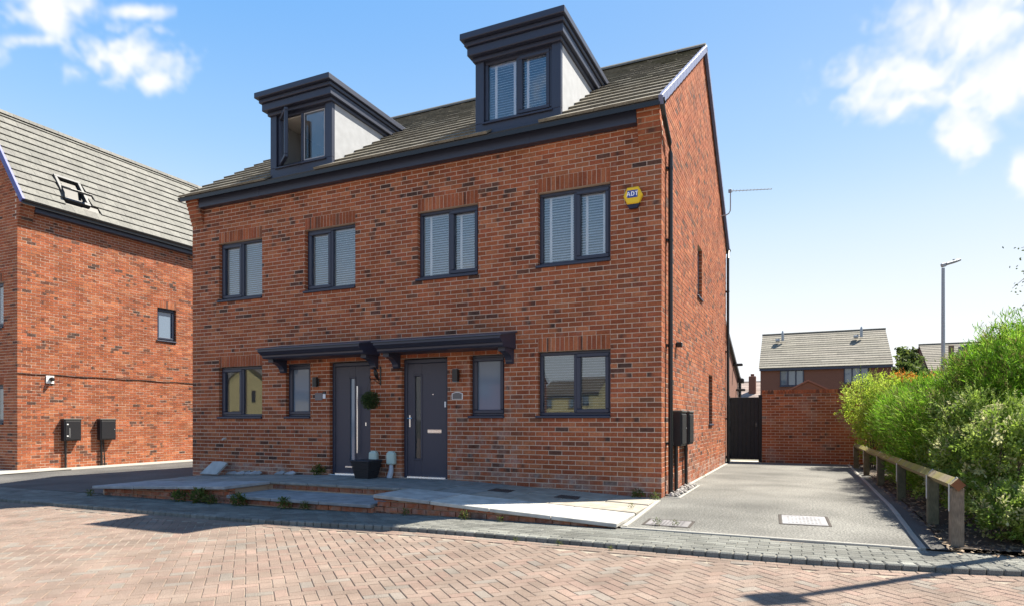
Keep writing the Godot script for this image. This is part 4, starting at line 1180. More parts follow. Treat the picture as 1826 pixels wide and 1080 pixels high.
# ------------------------------------------------------------------ things on and around the houses
func box_part(o: Node3D, called: String, lo: Vector3, hi: Vector3, ch: float, m: Material, col := Color.WHITE) -> MeshInstance3D:
	var b := MB.new()
	b.cbox(lo, hi, ch, col)
	return part(o, called, b, m)
func make_fixtures() -> void:
	var X := Vector3(1, 0, 0); var Z := Vector3(0, 0, 1)
	# burglar alarm
	var al := thing("alarm_box", "yellow six-sided burglar alarm box with dark blue base under the eave", "alarm box", Vector3(-0.41, 4.50, 0.0))
	var c := Vector3(-0.415, 4.515, 0.004)
	var hexp := []
	for q in [[-0.145, 0.0], [-0.085, -0.125], [0.085, -0.125], [0.145, 0.0], [0.085, 0.125], [-0.085, 0.125]]: hexp.append(Vector2(q[0], q[1]))
	var body := MB.new()
	body.extrude(hexp, c, X, Vector3.UP, Vector3(0, 0, 0.06), Color(0.80, 0.52, 0.02))
	var big := []
	for k in 6:
		var a: Vector2 = hexp[k]; var b: Vector2 = hexp[(k + 1) % 6]
		body.quad(c + Vector3(a.x, a.y, 0.06), c + Vector3(b.x, b.y, 0.06), c + Vector3(b.x * 0.9, b.y * 0.9, 0.075), c + Vector3(a.x * 0.9, a.y * 0.9, 0.075), Color(0.80, 0.52, 0.02))
		big.append(a * 0.9)
	for k in 4: body.tri(c + Vector3(big[0].x, big[0].y, 0.075), c + Vector3(big[k + 1].x, big[k + 1].y, 0.075), c + Vector3(big[k + 2 if k < 4 else 0].x, big[k + 2 if k < 4 else 0].y, 0.075), Color(0.80, 0.52, 0.02))
	part(al, "cover", body, MT.plain)
	var bs := MB.new()
	bs.extrude([Vector2(-0.10, -0.115), Vector2(-0.06, -0.185), Vector2(0.06, -0.185), Vector2(0.10, -0.115)], c, X, Vector3.UP, Vector3(0, 0, 0.055), Color(0.012, 0.016, 0.05))
	part(al, "strobe_base", bs, MT.plain)
	box_part(al, "badge", c + Vector3(-0.082, -0.035, 0.075), c + Vector3(0.075, 0.075, 0.078), 0.001, MT.plain, Color(0.02, 0.06, 0.30))
	var tm := TextMesh.new()
	var font := SystemFont.new()
	font.font_names = PackedStringArray(["Droid Sans"]); font.font_weight = 800; font.font_italic = false
	tm.font = font; tm.text = "ADT"; tm.font_size = 32; tm.pixel_size = 0.0026; tm.depth = 0.003
	tm.material = mat("white_print", Color(0.85, 0.85, 0.85), 0.5)
	var tx := MeshInstance3D.new()
	tx.name = "lettering"; tx.mesh = tm; al.add_child(tx)
	tx.position = c + Vector3(-0.004, 0.020, 0.0795) - al.position
	tx.scale = Vector3(1.12, 1.1, 1)
	# wall lamps
	for k in 2:
		var lx: float = -3.455 if k == 0 else -6.50
		var ly: float = 1.915 if k == 0 else 1.88
		var lm := thing("wall_lamp", "black box wall lamp between the near door and its side window" if k == 0 else "small black round wall lamp beside the door with long bar handle", "lamp", Vector3(lx, ly, 0.0))
		var b := MB.new()
		b.cbox(Vector3(lx - 0.04, ly - 0.07, 0.004), Vector3(lx + 0.04, ly + 0.07, 0.03), 0.006)
		part(lm, "back_plate", b, MT.black_plastic)
		var d := MB.new()
		if k == 0: d.cbox(Vector3(lx - 0.05, ly - 0.105, 0.03), Vector3(lx + 0.05, ly + 0.105, 0.12), 0.010)
		else: d.tube([Vector3(lx, ly - 0.09, 0.08), Vector3(lx, ly + 0.09, 0.08)], [0.052], 16)
		part(lm, "body", d, MT.black_plastic)
		var e := MB.new()
		if k == 0: 
			e.cbox(Vector3(lx - 0.045, ly + 0.105, 0.035), Vector3(lx + 0.045, ly + 0.112, 0.115), 0.003); e.cbox(Vector3(lx - 0.045, ly - 0.112, 0.035), Vector3(lx + 0.045, ly - 0.105, 0.115), 0.003)
		else: e.tube([Vector3(lx, ly - 0.094, 0.08), Vector3(lx, ly - 0.089, 0.08)], [0.045], 16)
		part(lm, "lens", e, MT.render_grey)
	# house plates, bell
	var pl := thing("house_plate", "grey house name plate with white border on brickwork by the near door", "sign", Vector3(-3.46, 1.565, 0.0))
	var prof := [Vector2(-0.105, -0.06), Vector2(0.105, -0.06), Vector2(0.105, 0.045)]
	for k in 7: prof.append(Vector2(lerpf(0.085, -0.085, k / 6.0), 0.05 + 0.018 * sin(PI * k / 6.0)))
	prof.append(Vector2(-0.105, 0.045))
	var pm := MB.new()
	pm.extrude(prof, Vector3(-3.46, 1.57, 0.003), X, Vector3.UP, Vector3(0, 0, 0.009), Color(0.78, 0.78, 0.78))
	part(pl, "border", pm, MT.plain)
	var small := []
	for q in prof: small.append(q * 0.86)
	var pf := MB.new()
	pf.extrude(small, Vector3(-3.46, 1.57, 0.012), X, Vector3.UP, Vector3(0, 0, 0.003), Color(0.15, 0.135, 0.13))
	part(pl, "face", pf, MT.plain)
	var p2 := thing("house_plate", "plain grey square house plate beside the doorbell", "sign", Vector3(-6.475, 1.60, 0.0))
	box_part(p2, "face", Vector3(-6.565, 1.535, 0.003), Vector3(-6.385, 1.675, 0.014), 0.004, MT.plain, Color(0.17, 0.15, 0.155))
	var bl := thing("doorbell", "white and black doorbell beside the grey square plate", "doorbell", Vector3(-6.335, 1.62, 0.0))
	box_part(bl, "button_panel", Vector3(-6.37, 1.565, 0.003), Vector3(-6.305, 1.655, 0.022), 0.005, MT.plain, Color(0.75, 0.75, 0.77))
	box_part(bl, "camera_head", Vector3(-6.372, 1.657, 0.003), Vector3(-6.303, 1.70, 0.024), 0.005, MT.black_plastic)
	# hanging basket bracket with a bird, and the topiary ball
	var hb := thing("hanging_bracket", "black wrought iron bracket with a bird between the two doors", "bracket", Vector3(-5.05, 1.95, 0.0))
	var bm := MB.new()
	bm.cbox(Vector3(-5.065, 1.79, 0.003), Vector3(-5.035, 2.13, 0.014), 0.003)
	bm.tube([Vector3(-5.05, 1.90, 0.01), Vector3(-5.05, 1.89, 0.15), Vector3(-5.05, 1.88, 0.29), Vector3(-5.05, 1.905, 0.33), Vector3(-5.05, 1.935, 0.32), Vector3(-5.05, 1.94, 0.30)], [0.008], 6)
	bm.tube([Vector3(-5.05, 1.82, 0.01), Vector3(-5.05, 1.83, 0.08), Vector3(-5.05, 1.875, 0.20)], [0.007], 6)
	part(hb, "arm", bm, MT.black_plastic)
	var bird := MB.new()
	bird.tube([Vector3(-5.05, 1.88, 0.10), Vector3(-5.05, 1.93, 0.115), Vector3(-5.05, 1.985, 0.14), Vector3(-5.05, 2.03, 0.16), Vector3(-5.05, 2.06, 0.165), Vector3(-5.05, 2.085, 0.175), Vector3(-5.05, 2.095, 0.20), Vector3(-5.05, 2.09, 0.225)], [0.006, 0.03, 0.042, 0.036, 0.02, 0.024, 0.016, 0.003], 10)
	bird.tube([Vector3(-5.05, 1.95, 0.12), Vector3(-5.05, 1.88, 0.06), Vector3(-5.05, 1.84, 0.045)], [0.02, 0.012, 0.004], 6)
	part(hb, "bird", bird, MT.black_plastic)
	var tb := thing("topiary_ball", "round dark green topiary ball hanging from the iron bracket", "hanging plant", Vector3(-5.05, 1.50, 0.30))
	var fo := MB.new()
	foliage(fo, 2600, [[Vector3(-5.05, 1.51, 0.30), Vector3(0.145, 0.145, 0.145), 1.0]], 0.028, 0.016, 0.1, [Color(0.06, 0.10, 0.035), Color(0.09, 0.13, 0.045), Color(0.045, 0.075, 0.03)], 0.4, 0.8)
	part(tb, "leaves", fo, MT.leaf)
	var chn := MB.new()
	for k in 3:
		var a := TAU * k / 3.0
		chn.tube([Vector3(-5.05 + 0.09 * cos(a), 1.60, 0.30 + 0.09 * sin(a)), Vector3(-5.05, 1.89, 0.305)], [0.003], 4)
	part(tb, "chain", chn, MT.black_plastic)
	# planter
	var pt := thing("planter", "dark ribbed square planter on the landing beside the door with bar handle", "planter", Vector3(-5.14, 0.13, 0.30))
	var pb := MB.new()
	for k in 7:
		var y0 := 0.132 + k * 0.042; var a := 0.135 + k * 0.008
		pb.hexa([Vector3(-5.14 - a, y0, 0.30 + a), Vector3(-5.14 + a, y0, 0.30 + a), Vector3(-5.14 + a, y0, 0.30 - a), Vector3(-5.14 - a, y0, 0.30 - a), Vector3(-5.14 - a - 0.012, y0 + 0.038, 0.30 + a + 0.012), Vector3(-5.14 + a + 0.012, y0 + 0.038, 0.30 + a + 0.012), Vector3(-5.14 + a + 0.012, y0 + 0.038, 0.30 - a - 0.012), Vector3(-5.14 - a - 0.012, y0 + 0.038, 0.30 - a - 0.012)], Color(0.02, 0.02, 0.026))
		pb.box(Vector3(-5.14 - a + 0.004, y0 + 0.03, 0.30 - a + 0.004), Vector3(-5.14 + a - 0.004, y0 + 0.045, 0.30 + a - 0.004), Color(0.02, 0.02, 0.026))
	part(pt, "pot", pb, MT.plain)
	box_part(pt, "rim", Vector3(-5.345, 0.425, 0.095), Vector3(-4.935, 0.455, 0.505), 0.008, MT.plain, Color(0.022, 0.022, 0.028))
	# pale green service boxes
	for k in 2:
		var gx: float = -5.16 if k == 0 else -4.775
		var gb := thing("service_box", "pale green service box on the wall above the dark planter" if k == 0 else "pale green service box on a grey pipe beside the near door", "service box", Vector3(gx, 0.13, 0.0))
		var b := MB.new()
		b.cbox(Vector3(gx - 0.085, 0.365, 0.01), Vector3(gx + 0.085, 0.585, 0.115), 0.022)
		b.cbox(Vector3(gx - 0.05, 0.575, 0.02), Vector3(gx + 0.05, 0.605, 0.09), 0.008)
		part(gb, "cover", b, MT.green_box)
		var q := MB.new()
		q.tube([Vector3(gx, 0.37, 0.06), Vector3(gx - 0.005, 0.25, 0.065), Vector3(gx - 0.03, 0.128, 0.08)], [0.035, 0.045, 0.055], 10, Color(0.42, 0.46, 0.52))
		part(gb, "pipe", q, MT.plain)
	# meter boxes on the gable
	for k in 2:
		var z0: float = -0.80 if k == 0 else -1.62
		meter_box(Vector3(0, 0.74, z0), Vector3(0, 0, -1), X, 0.46, 0.56, 0.15 if k == 0 else 0.14, 0.0, "black meter box on the gable wall behind the corner downpipe" if k == 0 else "black meter box on the gable wall farther from the corner downpipe", false, 0.10 if k == 0 else 0.23, "meter boxes on the gable")
	var st := MB.new()
	for k in 130:
		var p := Vector3(rng.randf_range(0.03, 0.20), rng.randf_range(0.0, 0.025), rng.randf_range(-2.05, -0.18))
		var s := rng.randf_range(0.018, 0.045)
		var t := Transform3D(Basis.from_euler(Vector3(rng.randf() * TAU, rng.randf() * TAU, rng.randf() * TAU)), p)
		var col := Color(0.42, 0.40, 0.38) * rng.randf_range(0.35, 1.3)
		st.cbox(Vector3(-s, -s * 0.6, -s * 0.75), Vector3(s, s * 0.6, s * 0.75), s * 0.35, col, t)
	var gv := thing("gravel", "loose grey and white pebbles at the foot of the gable wall", "gravel", Vector3(0.12, 0, -1.1))
	stuff(gv)
	part(gv, "pebbles", st, MT.slab)
	# drain covers in the drive
	drain_cover(Vector3(0.45, drive_y(1.83), 1.83), 0.56, 0.42, 0.0, "grey metal drain cover with weeds at the pavement end of the driveway", Color(0.24, 0.23, 0.235))
	drain_cover(Vector3(1.92, drive_y(1.12), 1.12), 0.56, 0.62, 0.05, "pale grey metal drain cover in the middle of the driveway", Color(0.36, 0.36, 0.37))
	for k in 2:   # small dark gratings in the landing
		var gx: float = -2.27 if k == 0 else -1.20
		var gr := thing("gully_grating", "small dark gully grating in the ramp beside the frosted side window" if k == 0 else "small dark gully grating in the ramp before the near ground floor window", "grating", Vector3(gx, ramp_y(gx, 0.75), 0.75), "gully gratings in the ramp")
		var m := MB.new()
		var t := Transform3D(Basis(Vector3.BACK, atan2(ramp_y(gx + 0.1) - ramp_y(gx - 0.1), 0.2)), Vector3(gx, ramp_y(gx, 0.75) + 0.006, 0.75))
		m.cbox(Vector3(-0.17, -0.02, -0.14), Vector3(0.17, 0.0, 0.14), 0.003, Color(0.05, 0.038, 0.034), t)
		for j in 8: m.cbox(Vector3(-0.15 + j * 0.04, -0.005, -0.125), Vector3(-0.135 + j * 0.04, 0.006, 0.125), 0.002, Color(0.07, 0.05, 0.045), t)
		part(gr, "grate", m, MT.plain)
	# broken slab leaning on the wall, and flakes
	var bk := thing("broken_slab", "broken pale blue-grey paving slab leaning against the wall", "slab", Vector3(-9.0, 0.05, 0.25))
	var q := MB.new()
	q.extrude([Vector2(-0.26, 0.0), Vector2(0.20, 0.0), Vector2(0.30, 0.28), Vector2(0.10, 0.31), Vector2(-0.12, 0.30)], Vector3(-8.97, 0.055, 0.34), X, Vector3(0.05, 0.80, -0.6).normalized(), Vector3(0, 0.022, 0.03), Color(0.50, 0.52, 0.52))
	part(bk, "slab", q, MT.slab)
	for k in 7:
		var fx: float = [-8.62, -8.35, -8.2, -7.95, -7.35, -7.05, -8.05][k]
		var fl := thing("rubble_piece", ["pale slab fragment next to the leaning broken slab", "pale slab fragment under the far ground floor window", "second pale slab fragment under the far ground floor window", "pale slab fragment below the far window's near jamb", "flat pale fragment below the far frosted side window", "small flat fragment nearest the bushy weed", "overlapping pale fragment below the far window"][k], "rubble", Vector3(fx, ramp_y(fx), 0.1), "slab fragments at the foot of the wall")
		var m := MB.new()
		var w := rng.randf_range(0.08, 0.17)
		m.extrude([Vector2(-w, 0), Vector2(w * 0.8, 0.0), Vector2(w, 0.07), Vector2(0.1 * w, 0.11), Vector2(-w * 0.8, 0.06)], Vector3(fx, ramp_y(fx) + 0.004, 0.13 + rng.randf_range(0, 0.05)), X, Vector3(0, 0.5, -0.8).normalized(), Vector3(0, 0.02, 0.014), Color(0.52, 0.53, 0.55) * rng.randf_range(0.7, 1.0))
		part(fl, "fragment", m, MT.slab)
	var tap := thing("wall_spout", "small pale pipe stub low on the wall under the far ground floor window", "pipe", Vector3(-8.93, 0.77, 0.0))
	var tp := MB.new()
	tp.tube([Vector3(-8.93, 0.77, 0.0), Vector3(-8.93, 0.77, 0.06), Vector3(-8.93, 0.755, 0.09)], [0.022, 0.022, 0.018], 10, Color(0.45, 0.43, 0.40))
	tp.tube([Vector3(-8.93, 0.77, 0.001), Vector3(-8.93, 0.77, 0.012)], [0.045], 12, Color(0.36, 0.2, 0.12))
	part(tap, "stub", tp, MT.plain)
	# weeds
	var pv := PAVE
	var spots := [[-7.2, pv - 0.03, 2.44], [-6.75, pv - 0.03, 2.44], [-6.45, pv - 0.03, 2.46], [-5.9, pv - 0.025, 2.44], [-5.0, pv - 0.02, 2.42], [-4.6, pv - 0.015, 2.42], [-9.3, pv - 0.04, 2.52], [-2.9, pv, 2.40], [-2.0, pv, 2.40], [-1.5, pv, 2.40], [-0.07, 0.0, 0.14], [-0.33, 0.01, 0.1], [-6.42, 0.13, 0.08], [0.36, -0.06, 2.02], [0.56, -0.06, 2.02], [-0.4, ROAD, 3.28], [-0.9, ROAD, 3.27], [0.15, ROAD, 3.29], [3.75, ROAD, 2.95], [-0.15, 0.0, 1.2], [0.09, 0.01, -3.8]]
	var big_one := [0.16, 0.2, 0.13, 0.17, 0.14, 0.1, 0.1, 0.08, 0.1, 0.07, 0.10, 0.12, 0.17, 0.07, 0.06, 0.05, 0.05, 0.05, 0.06, 0.06, 0.05]
	var weed_label := ["weed under the ramp slabs nearest the leaning broken slab", "tall leafy weed under the far ramp slabs by the step", "weed at the corner where far ramp and step meet", "weed at the far end of the step foot", "weed at the foot of the step before the bar handle door", "small weed at the foot of the step before the near door", "low weed at the outer end of the far ramp", "small weed below the near ramp by the step", "weed in shade below the middle of the near ramp", "tiny weed below the near ramp towards the driveway", "weed at the front corner of the house by the downpipe", "weed at the wall foot beside the house corner", "bushy weed against the wall beside the bar handle door", "tuft of weed on the near drain cover's front edge", "smaller tuft of weed on the near drain cover", "yellow-green weed in the kerb joint before the near ramp", "small weed at the kerb below the near ramp's middle", "tiny weed at the kerb before the driveway", "yellow weed at the kerb by the knee rail fence", "dry weed between slabs at the driveway end of the ramp", "tiny weed at the foot of the gable wall"]
	for k in spots.size():
		var s: Array = spots[k]
		var at := Vector3(s[0], s[1], s[2])
		var wd := thing("weed", weed_label[k], "weed", at, "weeds in the paving joints")
		var m := MB.new()
		var r: float = big_one[k]
		foliage(m, int(900 * r), [[at + Vector3(0, r * 0.42, 0), Vector3(r * 0.7, r * 0.55, r * 0.45), 1.0]], r * 0.42, r * 0.13, 0.6, [Color(0.09, 0.13, 0.03), Color(0.13, 0.17, 0.035), Color(0.06, 0.10, 0.03), Color(0.16, 0.15, 0.05)], 0.6, 0.8, at.y - 0.01)
		part(wd, "leaves", m, MT.leaf)
	# aerial on the rear verge
	var ae := thing("tv_aerial", "thin television aerial on a curved mast at the rear verge", "aerial", Vector3(0.10, 6.25, -7.4))
	var am := MB.new()
	am.tube([Vector3(0.0, 6.30, -7.35), Vector3(0.14, 6.31, -7.35), Vector3(0.20, 6.34, -7.35), Vector3(0.235, 6.40, -7.35), Vector3(0.24, 6.5, -7.35), Vector3(0.24, 6.92, -7.35)], [0.014], 8)
	part(ae, "mast", am, MT.steel_galv)
	var bo := MB.new()
	var da := Vector3(0.97, -0.01, -0.25)
	bo.tube([Vector3(0.22, 6.90, -7.35), Vector3(0.22, 6.90, -7.35) + da], [0.009], 6)
	bo.cbox(Vector3(0.19, 6.86, -7.38), Vector3(0.27, 6.94, -7.32), 0.008)
	for k in 12:
		var t: Vector3 = Vector3(0.22, 6.90, -7.35) + da * (0.08 + k * 0.083)
		var h := 0.10 - 0.004 * k
		bo.tube([t + Vector3(-0.25, 0.0, -0.97) * h, t + Vector3(0.25, 0.0, 0.97) * h], [0.004], 5)
	part(ae, "boom", bo, MT.steel_galv)
	# small sensor light on the gable
	var sn := thing("sensor_light", "small dark outside light high on the gable wall by the downpipe", "lamp", Vector3(0.0, 2.42, -1.2))
	box_part(sn, "body", Vector3(0.004, 2.36, -1.24), Vector3(0.10, 2.44, -1.14), 0.01, MT.black_plastic)
func drain_cover(at: Vector3, w: float, d: float, turn: float, label: String, col: Color) -> void:
	var o := thing("drain_cover", label, "drain cover", at)
	var t := Transform3D(Basis(Vector3.UP, turn) * Basis(Vector3.RIGHT, -atan2(drive_y(at.z + 0.2) - drive_y(at.z - 0.2), 0.4)), at)
	var f := MB.new()
	for q in [[-w * 0.5, w * 0.5, -d * 0.5, -d * 0.5 + 0.03], [-w * 0.5, w * 0.5, d * 0.5 - 0.03, d * 0.5], [-w * 0.5, -w * 0.5 + 0.03, -d * 0.5 + 0.03, d * 0.5 - 0.03], [w * 0.5 - 0.03, w * 0.5, -d * 0.5 + 0.03, d * 0.5 - 0.03]]:
		f.cbox(Vector3(q[0], -0.03, q[2]), Vector3(q[1], 0.006, q[3]), 0.003, Color(0.06, 0.05, 0.042), t)
	part(o, "frame", f, MT.slab)
	var p := MB.new()
	p.cbox(Vector3(-w * 0.5 + 0.036, -0.03, -d * 0.5 + 0.036), Vector3(w * 0.5 - 0.036, 0.008, d * 0.5 - 0.036), 0.004, col, t)
	for k in 9:
		for j in 5:
			var c := Vector3(lerpf(-w * 0.3, w * 0.3, k / 8.0), 0.008, lerpf(-d * 0.3, d * 0.3, j / 4.0))
			p.cbox(c + Vector3(-0.012, -0.002, -0.02), c + Vector3(0.012, 0.003, 0.02), 0.002, col * 0.85, t)
	part(o, "plate", p, MT.slab)

# ------------------------------------------------------------------ garden wall, gate, rail, lamps
func make_boundary() -> void:
	var GZ := -9.3
	var X := Vector3(1, 0, 0); var Z := Vector3(0, 0, 1)
	var gw := thing("garden_wall", "red brick garden wall beside the dark gate at the end of the driveway", "wall", Vector3(2.2, 0, GZ - 0.1))
	var core := MB.new()
	core.box(Vector3(0.87, -0.1, GZ - 0.21), Vector3(3.9, 1.875, GZ - 0.006))
	var wl := part(gw, "wall", core, MT.mortar)
	var course := []
	for b in lay(Vector3(3.9, 0, GZ), Vector3(-1, 0, 0), Z, 3.03, 0.0, 1.875, [], 0, false, false):
		course.append(b)
	brickwork(wl, course, func(u: float, v: float): return clampf(1.4 * fn.get_noise_2d(u * 4.0 + 7.0, v * 3.0) - 0.35 + 0.12 * v, 0.0, 0.4), 300, 0.7)
	var k := 0
	var x := 0.87
	while x < 3.88:
		var b := MB.new()
		add_brick(b, {"o": Vector3(x, 0, GZ + 0.004), "u": X, "n": Z, "a": 0.0, "b": 0.066, "v": 1.88, "h": 0.102, "d": 0.222}, Vector3(x, 1.9, GZ))
		piece(wl, "coping_brick", b.mesh(MT.brick), Vector3(x, 1.9, GZ))
		x += 0.075
	var gt := thing("garden_gate", "dark boarded garden gate between the house corner and the garden wall", "gate", Vector3(0.42, 0.0, GZ))
	for q in [[-0.05, 0.03, 1.84], [0.78, 0.865, 1.86]]:
		var fr := MB.new()
		fr.cbox(Vector3(q[0], 0.0, GZ - 0.08), Vector3(q[1], q[2], GZ + 0.01), 0.006, Color(0.020, 0.020, 0.024))
		part(gt, "post", fr, MT.wood)
	for j in 7:
		var b := MB.new()
		b.cbox(Vector3(0.033 + j * 0.1065, 0.075, GZ - 0.05), Vector3(0.1393 + j * 0.1065, 1.80, GZ - 0.025), 0.006, Color(0.022, 0.022, 0.027) * rng.randf_range(0.85, 1.2))
		part(gt, "board", b, MT.wood)
	for y in [0.12, 0.9, 1.70]:
		var rl := MB.new()
		rl.cbox(Vector3(0.034, y, GZ - 0.08), Vector3(0.776, y + 0.09, GZ - 0.052), 0.006, Color(0.022, 0.022, 0.026))
		part(gt, "rail", rl, MT.wood)
	var lt := MB.new()
	lt.cbox(Vector3(0.70, 0.98, GZ - 0.025), Vector3(0.75, 1.10, GZ - 0.010), 0.004, Color(0.05, 0.05, 0.05))
	lt.tube([Vector3(0.72, 1.04, GZ - 0.01), Vector3(0.72, 1.04, GZ + 0.03)], [0.025], 10, Color(0.06, 0.06, 0.06))
	part(gt, "latch", lt, MT.plain)
	var sp := MB.new()
	sp.cbox(Vector3(0.02, -0.06, GZ - 0.55), Vector3(0.80, 0.012, GZ + 0.02), 0.006, Color(0.55, 0.52, 0.46))
	structure("gate_slab", sp, MT.slab, "pale slab under the garden gate")
	# knee rail fence
	var fe := thing("knee_rail_fence", "low weathered timber knee rail fence beside the driveway", "fence", Vector3(3.2, 0, -3.0))
	var pz := [2.14, 1.02, -1.2, -3.5, -5.8, -8.1]
	var fx := func(z: float): return (z - 2.14) * 0.018
	for j in pz.size():
		var m := MB.new()
		var c := Color(0.34, 0.26, 0.185) * rng.randf_range(0.85, 1.1) if j == 0 else Color(0.22, 0.20, 0.12) * rng.randf_range(0.8, 1.15)
		var ox: float = fx.call(pz[j])
		m.cbox(Vector3(3.205 + ox, -0.2, pz[j] - 0.055), Vector3(3.315 + ox, 0.505, pz[j] + 0.055), 0.008, c)
		var po := part(fe, "post", m, MT.wood)
		var s := MB.new()
		s.cbox(Vector3(3.196 + ox, 0.27, pz[j] - 0.02), Vector3(3.204 + ox, 0.535, pz[j] + 0.02), 0.002, Color(0.45, 0.45, 0.43))
		var ry := 0.535
		s.tube([Vector3(3.2 + ox, ry - 0.01, pz[j]), Vector3(3.26 + ox, ry + 0.068, pz[j]), Vector3(3.32 + ox, ry - 0.01, pz[j])], [0.006], 4, Color(0.42, 0.42, 0.40))
		part(po, "strap", s, MT.plain)
	for j in pz.size() - 1:   # diamond-set rail, moss on its upper faces, split at the posts
		var a: float = pz[j] + (0.09 if j == 0 else 0.0); var b: float = pz[j + 1] + 0.003
		var m := MB.new()
		var n := 10
		for q in n:
			var za := lerpf(a, b, q / float(n)); var zb := lerpf(a, b, (q + 1) / float(n))
			var y := 0.535
			var ring := [Vector3(0.0, 0.062, 0), Vector3(0.062, 0, 0), Vector3(0.0, -0.062, 0), Vector3(-0.062, 0, 0)]
			for e in 4:
				var r0: Vector3 = ring[e]; var r1: Vector3 = ring[(e + 1) % 4]
				var moss := clampf(0.5 + 0.9 * fn.get_noise_2d(za * 6.0, e * 3.0) + (0.3 if j > 0 else -0.25), 0.0, 1.0) if e in [0, 3] else 0.15
				var col := Color(0.36, 0.29, 0.17).lerp(Color(0.33, 0.30, 0.03), moss) * rng.randf_range(0.9, 1.1)
				m.quad(Vector3(3.26 + fx.call(za), y, za) + r1, Vector3(3.26 + fx.call(za), y, za) + r0, Vector3(3.26 + fx.call(zb), y, zb) + r0, Vector3(3.26 + fx.call(zb), y, zb) + r1, col)
		var ends := [Vector3(3.26, 0.597, a), Vector3(3.322, 0.535, a), Vector3(3.26, 0.473, a), Vector3(3.198, 0.535, a)]
		m.quad(ends[3], ends[2], ends[1], ends[0], Color(0.34, 0.13, 0.05))
		part(fe, "rail", m, MT.rail_wood)
	street_lamp(Vector3(5.88, 0, -14.26), 6.0, Vector3(0.96, 0, -0.28), "grey tapered street lamp standing behind the hedge", false)
	street_lamp(Vector3(4.52, -0.02, 1.30), 6.0, Vector3(-0.8, 0, 0.6), "grey street lamp with square lantern beside the pavement", true)
func street_lamp(at: Vector3, h: float, arm: Vector3, label: String, square: bool) -> void:
	var o := thing("street_lamp", label, "street lamp", at)
	var m := MB.new()
	m.tube([at + Vector3(0, -0.3, 0), at + Vector3(0, 1.65, 0), at + Vector3(0, 1.75, 0), at + Vector3(0, h - 0.1, 0)], [0.082, 0.082, 0.06, 0.046], 16)
	part(o, "column", m, MT.steel_galv)
	var hd := MB.new()
	var t := Transform3D(Basis(arm.cross(Vector3.UP).normalized(), Vector3.UP, -arm.normalized()).orthonormalized(), at + Vector3(0, h, 0))
	if square:
		hd.cbox(Vector3(-0.15, -0.08, -0.26), Vector3(0.15, 0.05, 0.10), 0.02, Color.WHITE, t)
	else:
		t = t * Transform3D(Basis(Vector3.RIGHT, 0.28), Vector3.ZERO)
		hd.cbox(Vector3(-0.055, -0.07, -0.08), Vector3(0.055, 0.05, 0.06), 0.02, Color.WHITE, t)
		hd.cbox(Vector3(-0.085, -0.045, -0.40), Vector3(0.085, 0.03, -0.06), 0.022, Color(0.8, 0.8, 0.8), t)
	var hp := part(o, "lantern", hd, MT.steel_galv)
	var ph := MB.new()
	if square: ph.tube([t * Vector3(0, 0.05, -0.05), t * Vector3(0, 0.11, -0.05)], [0.035], 10)
	else:
		ph.tube([t * Vector3(0, 0.03, -0.33), t * Vector3(0, 0.075, -0.33)], [0.03], 10)
		ph.tube([t * Vector3(0, 0.0, -0.40), t * Vector3(0.0, 0.0, -0.52)], [0.05, 0.035], 10)
	part(hp, "photocell", ph, MT.steel_galv)

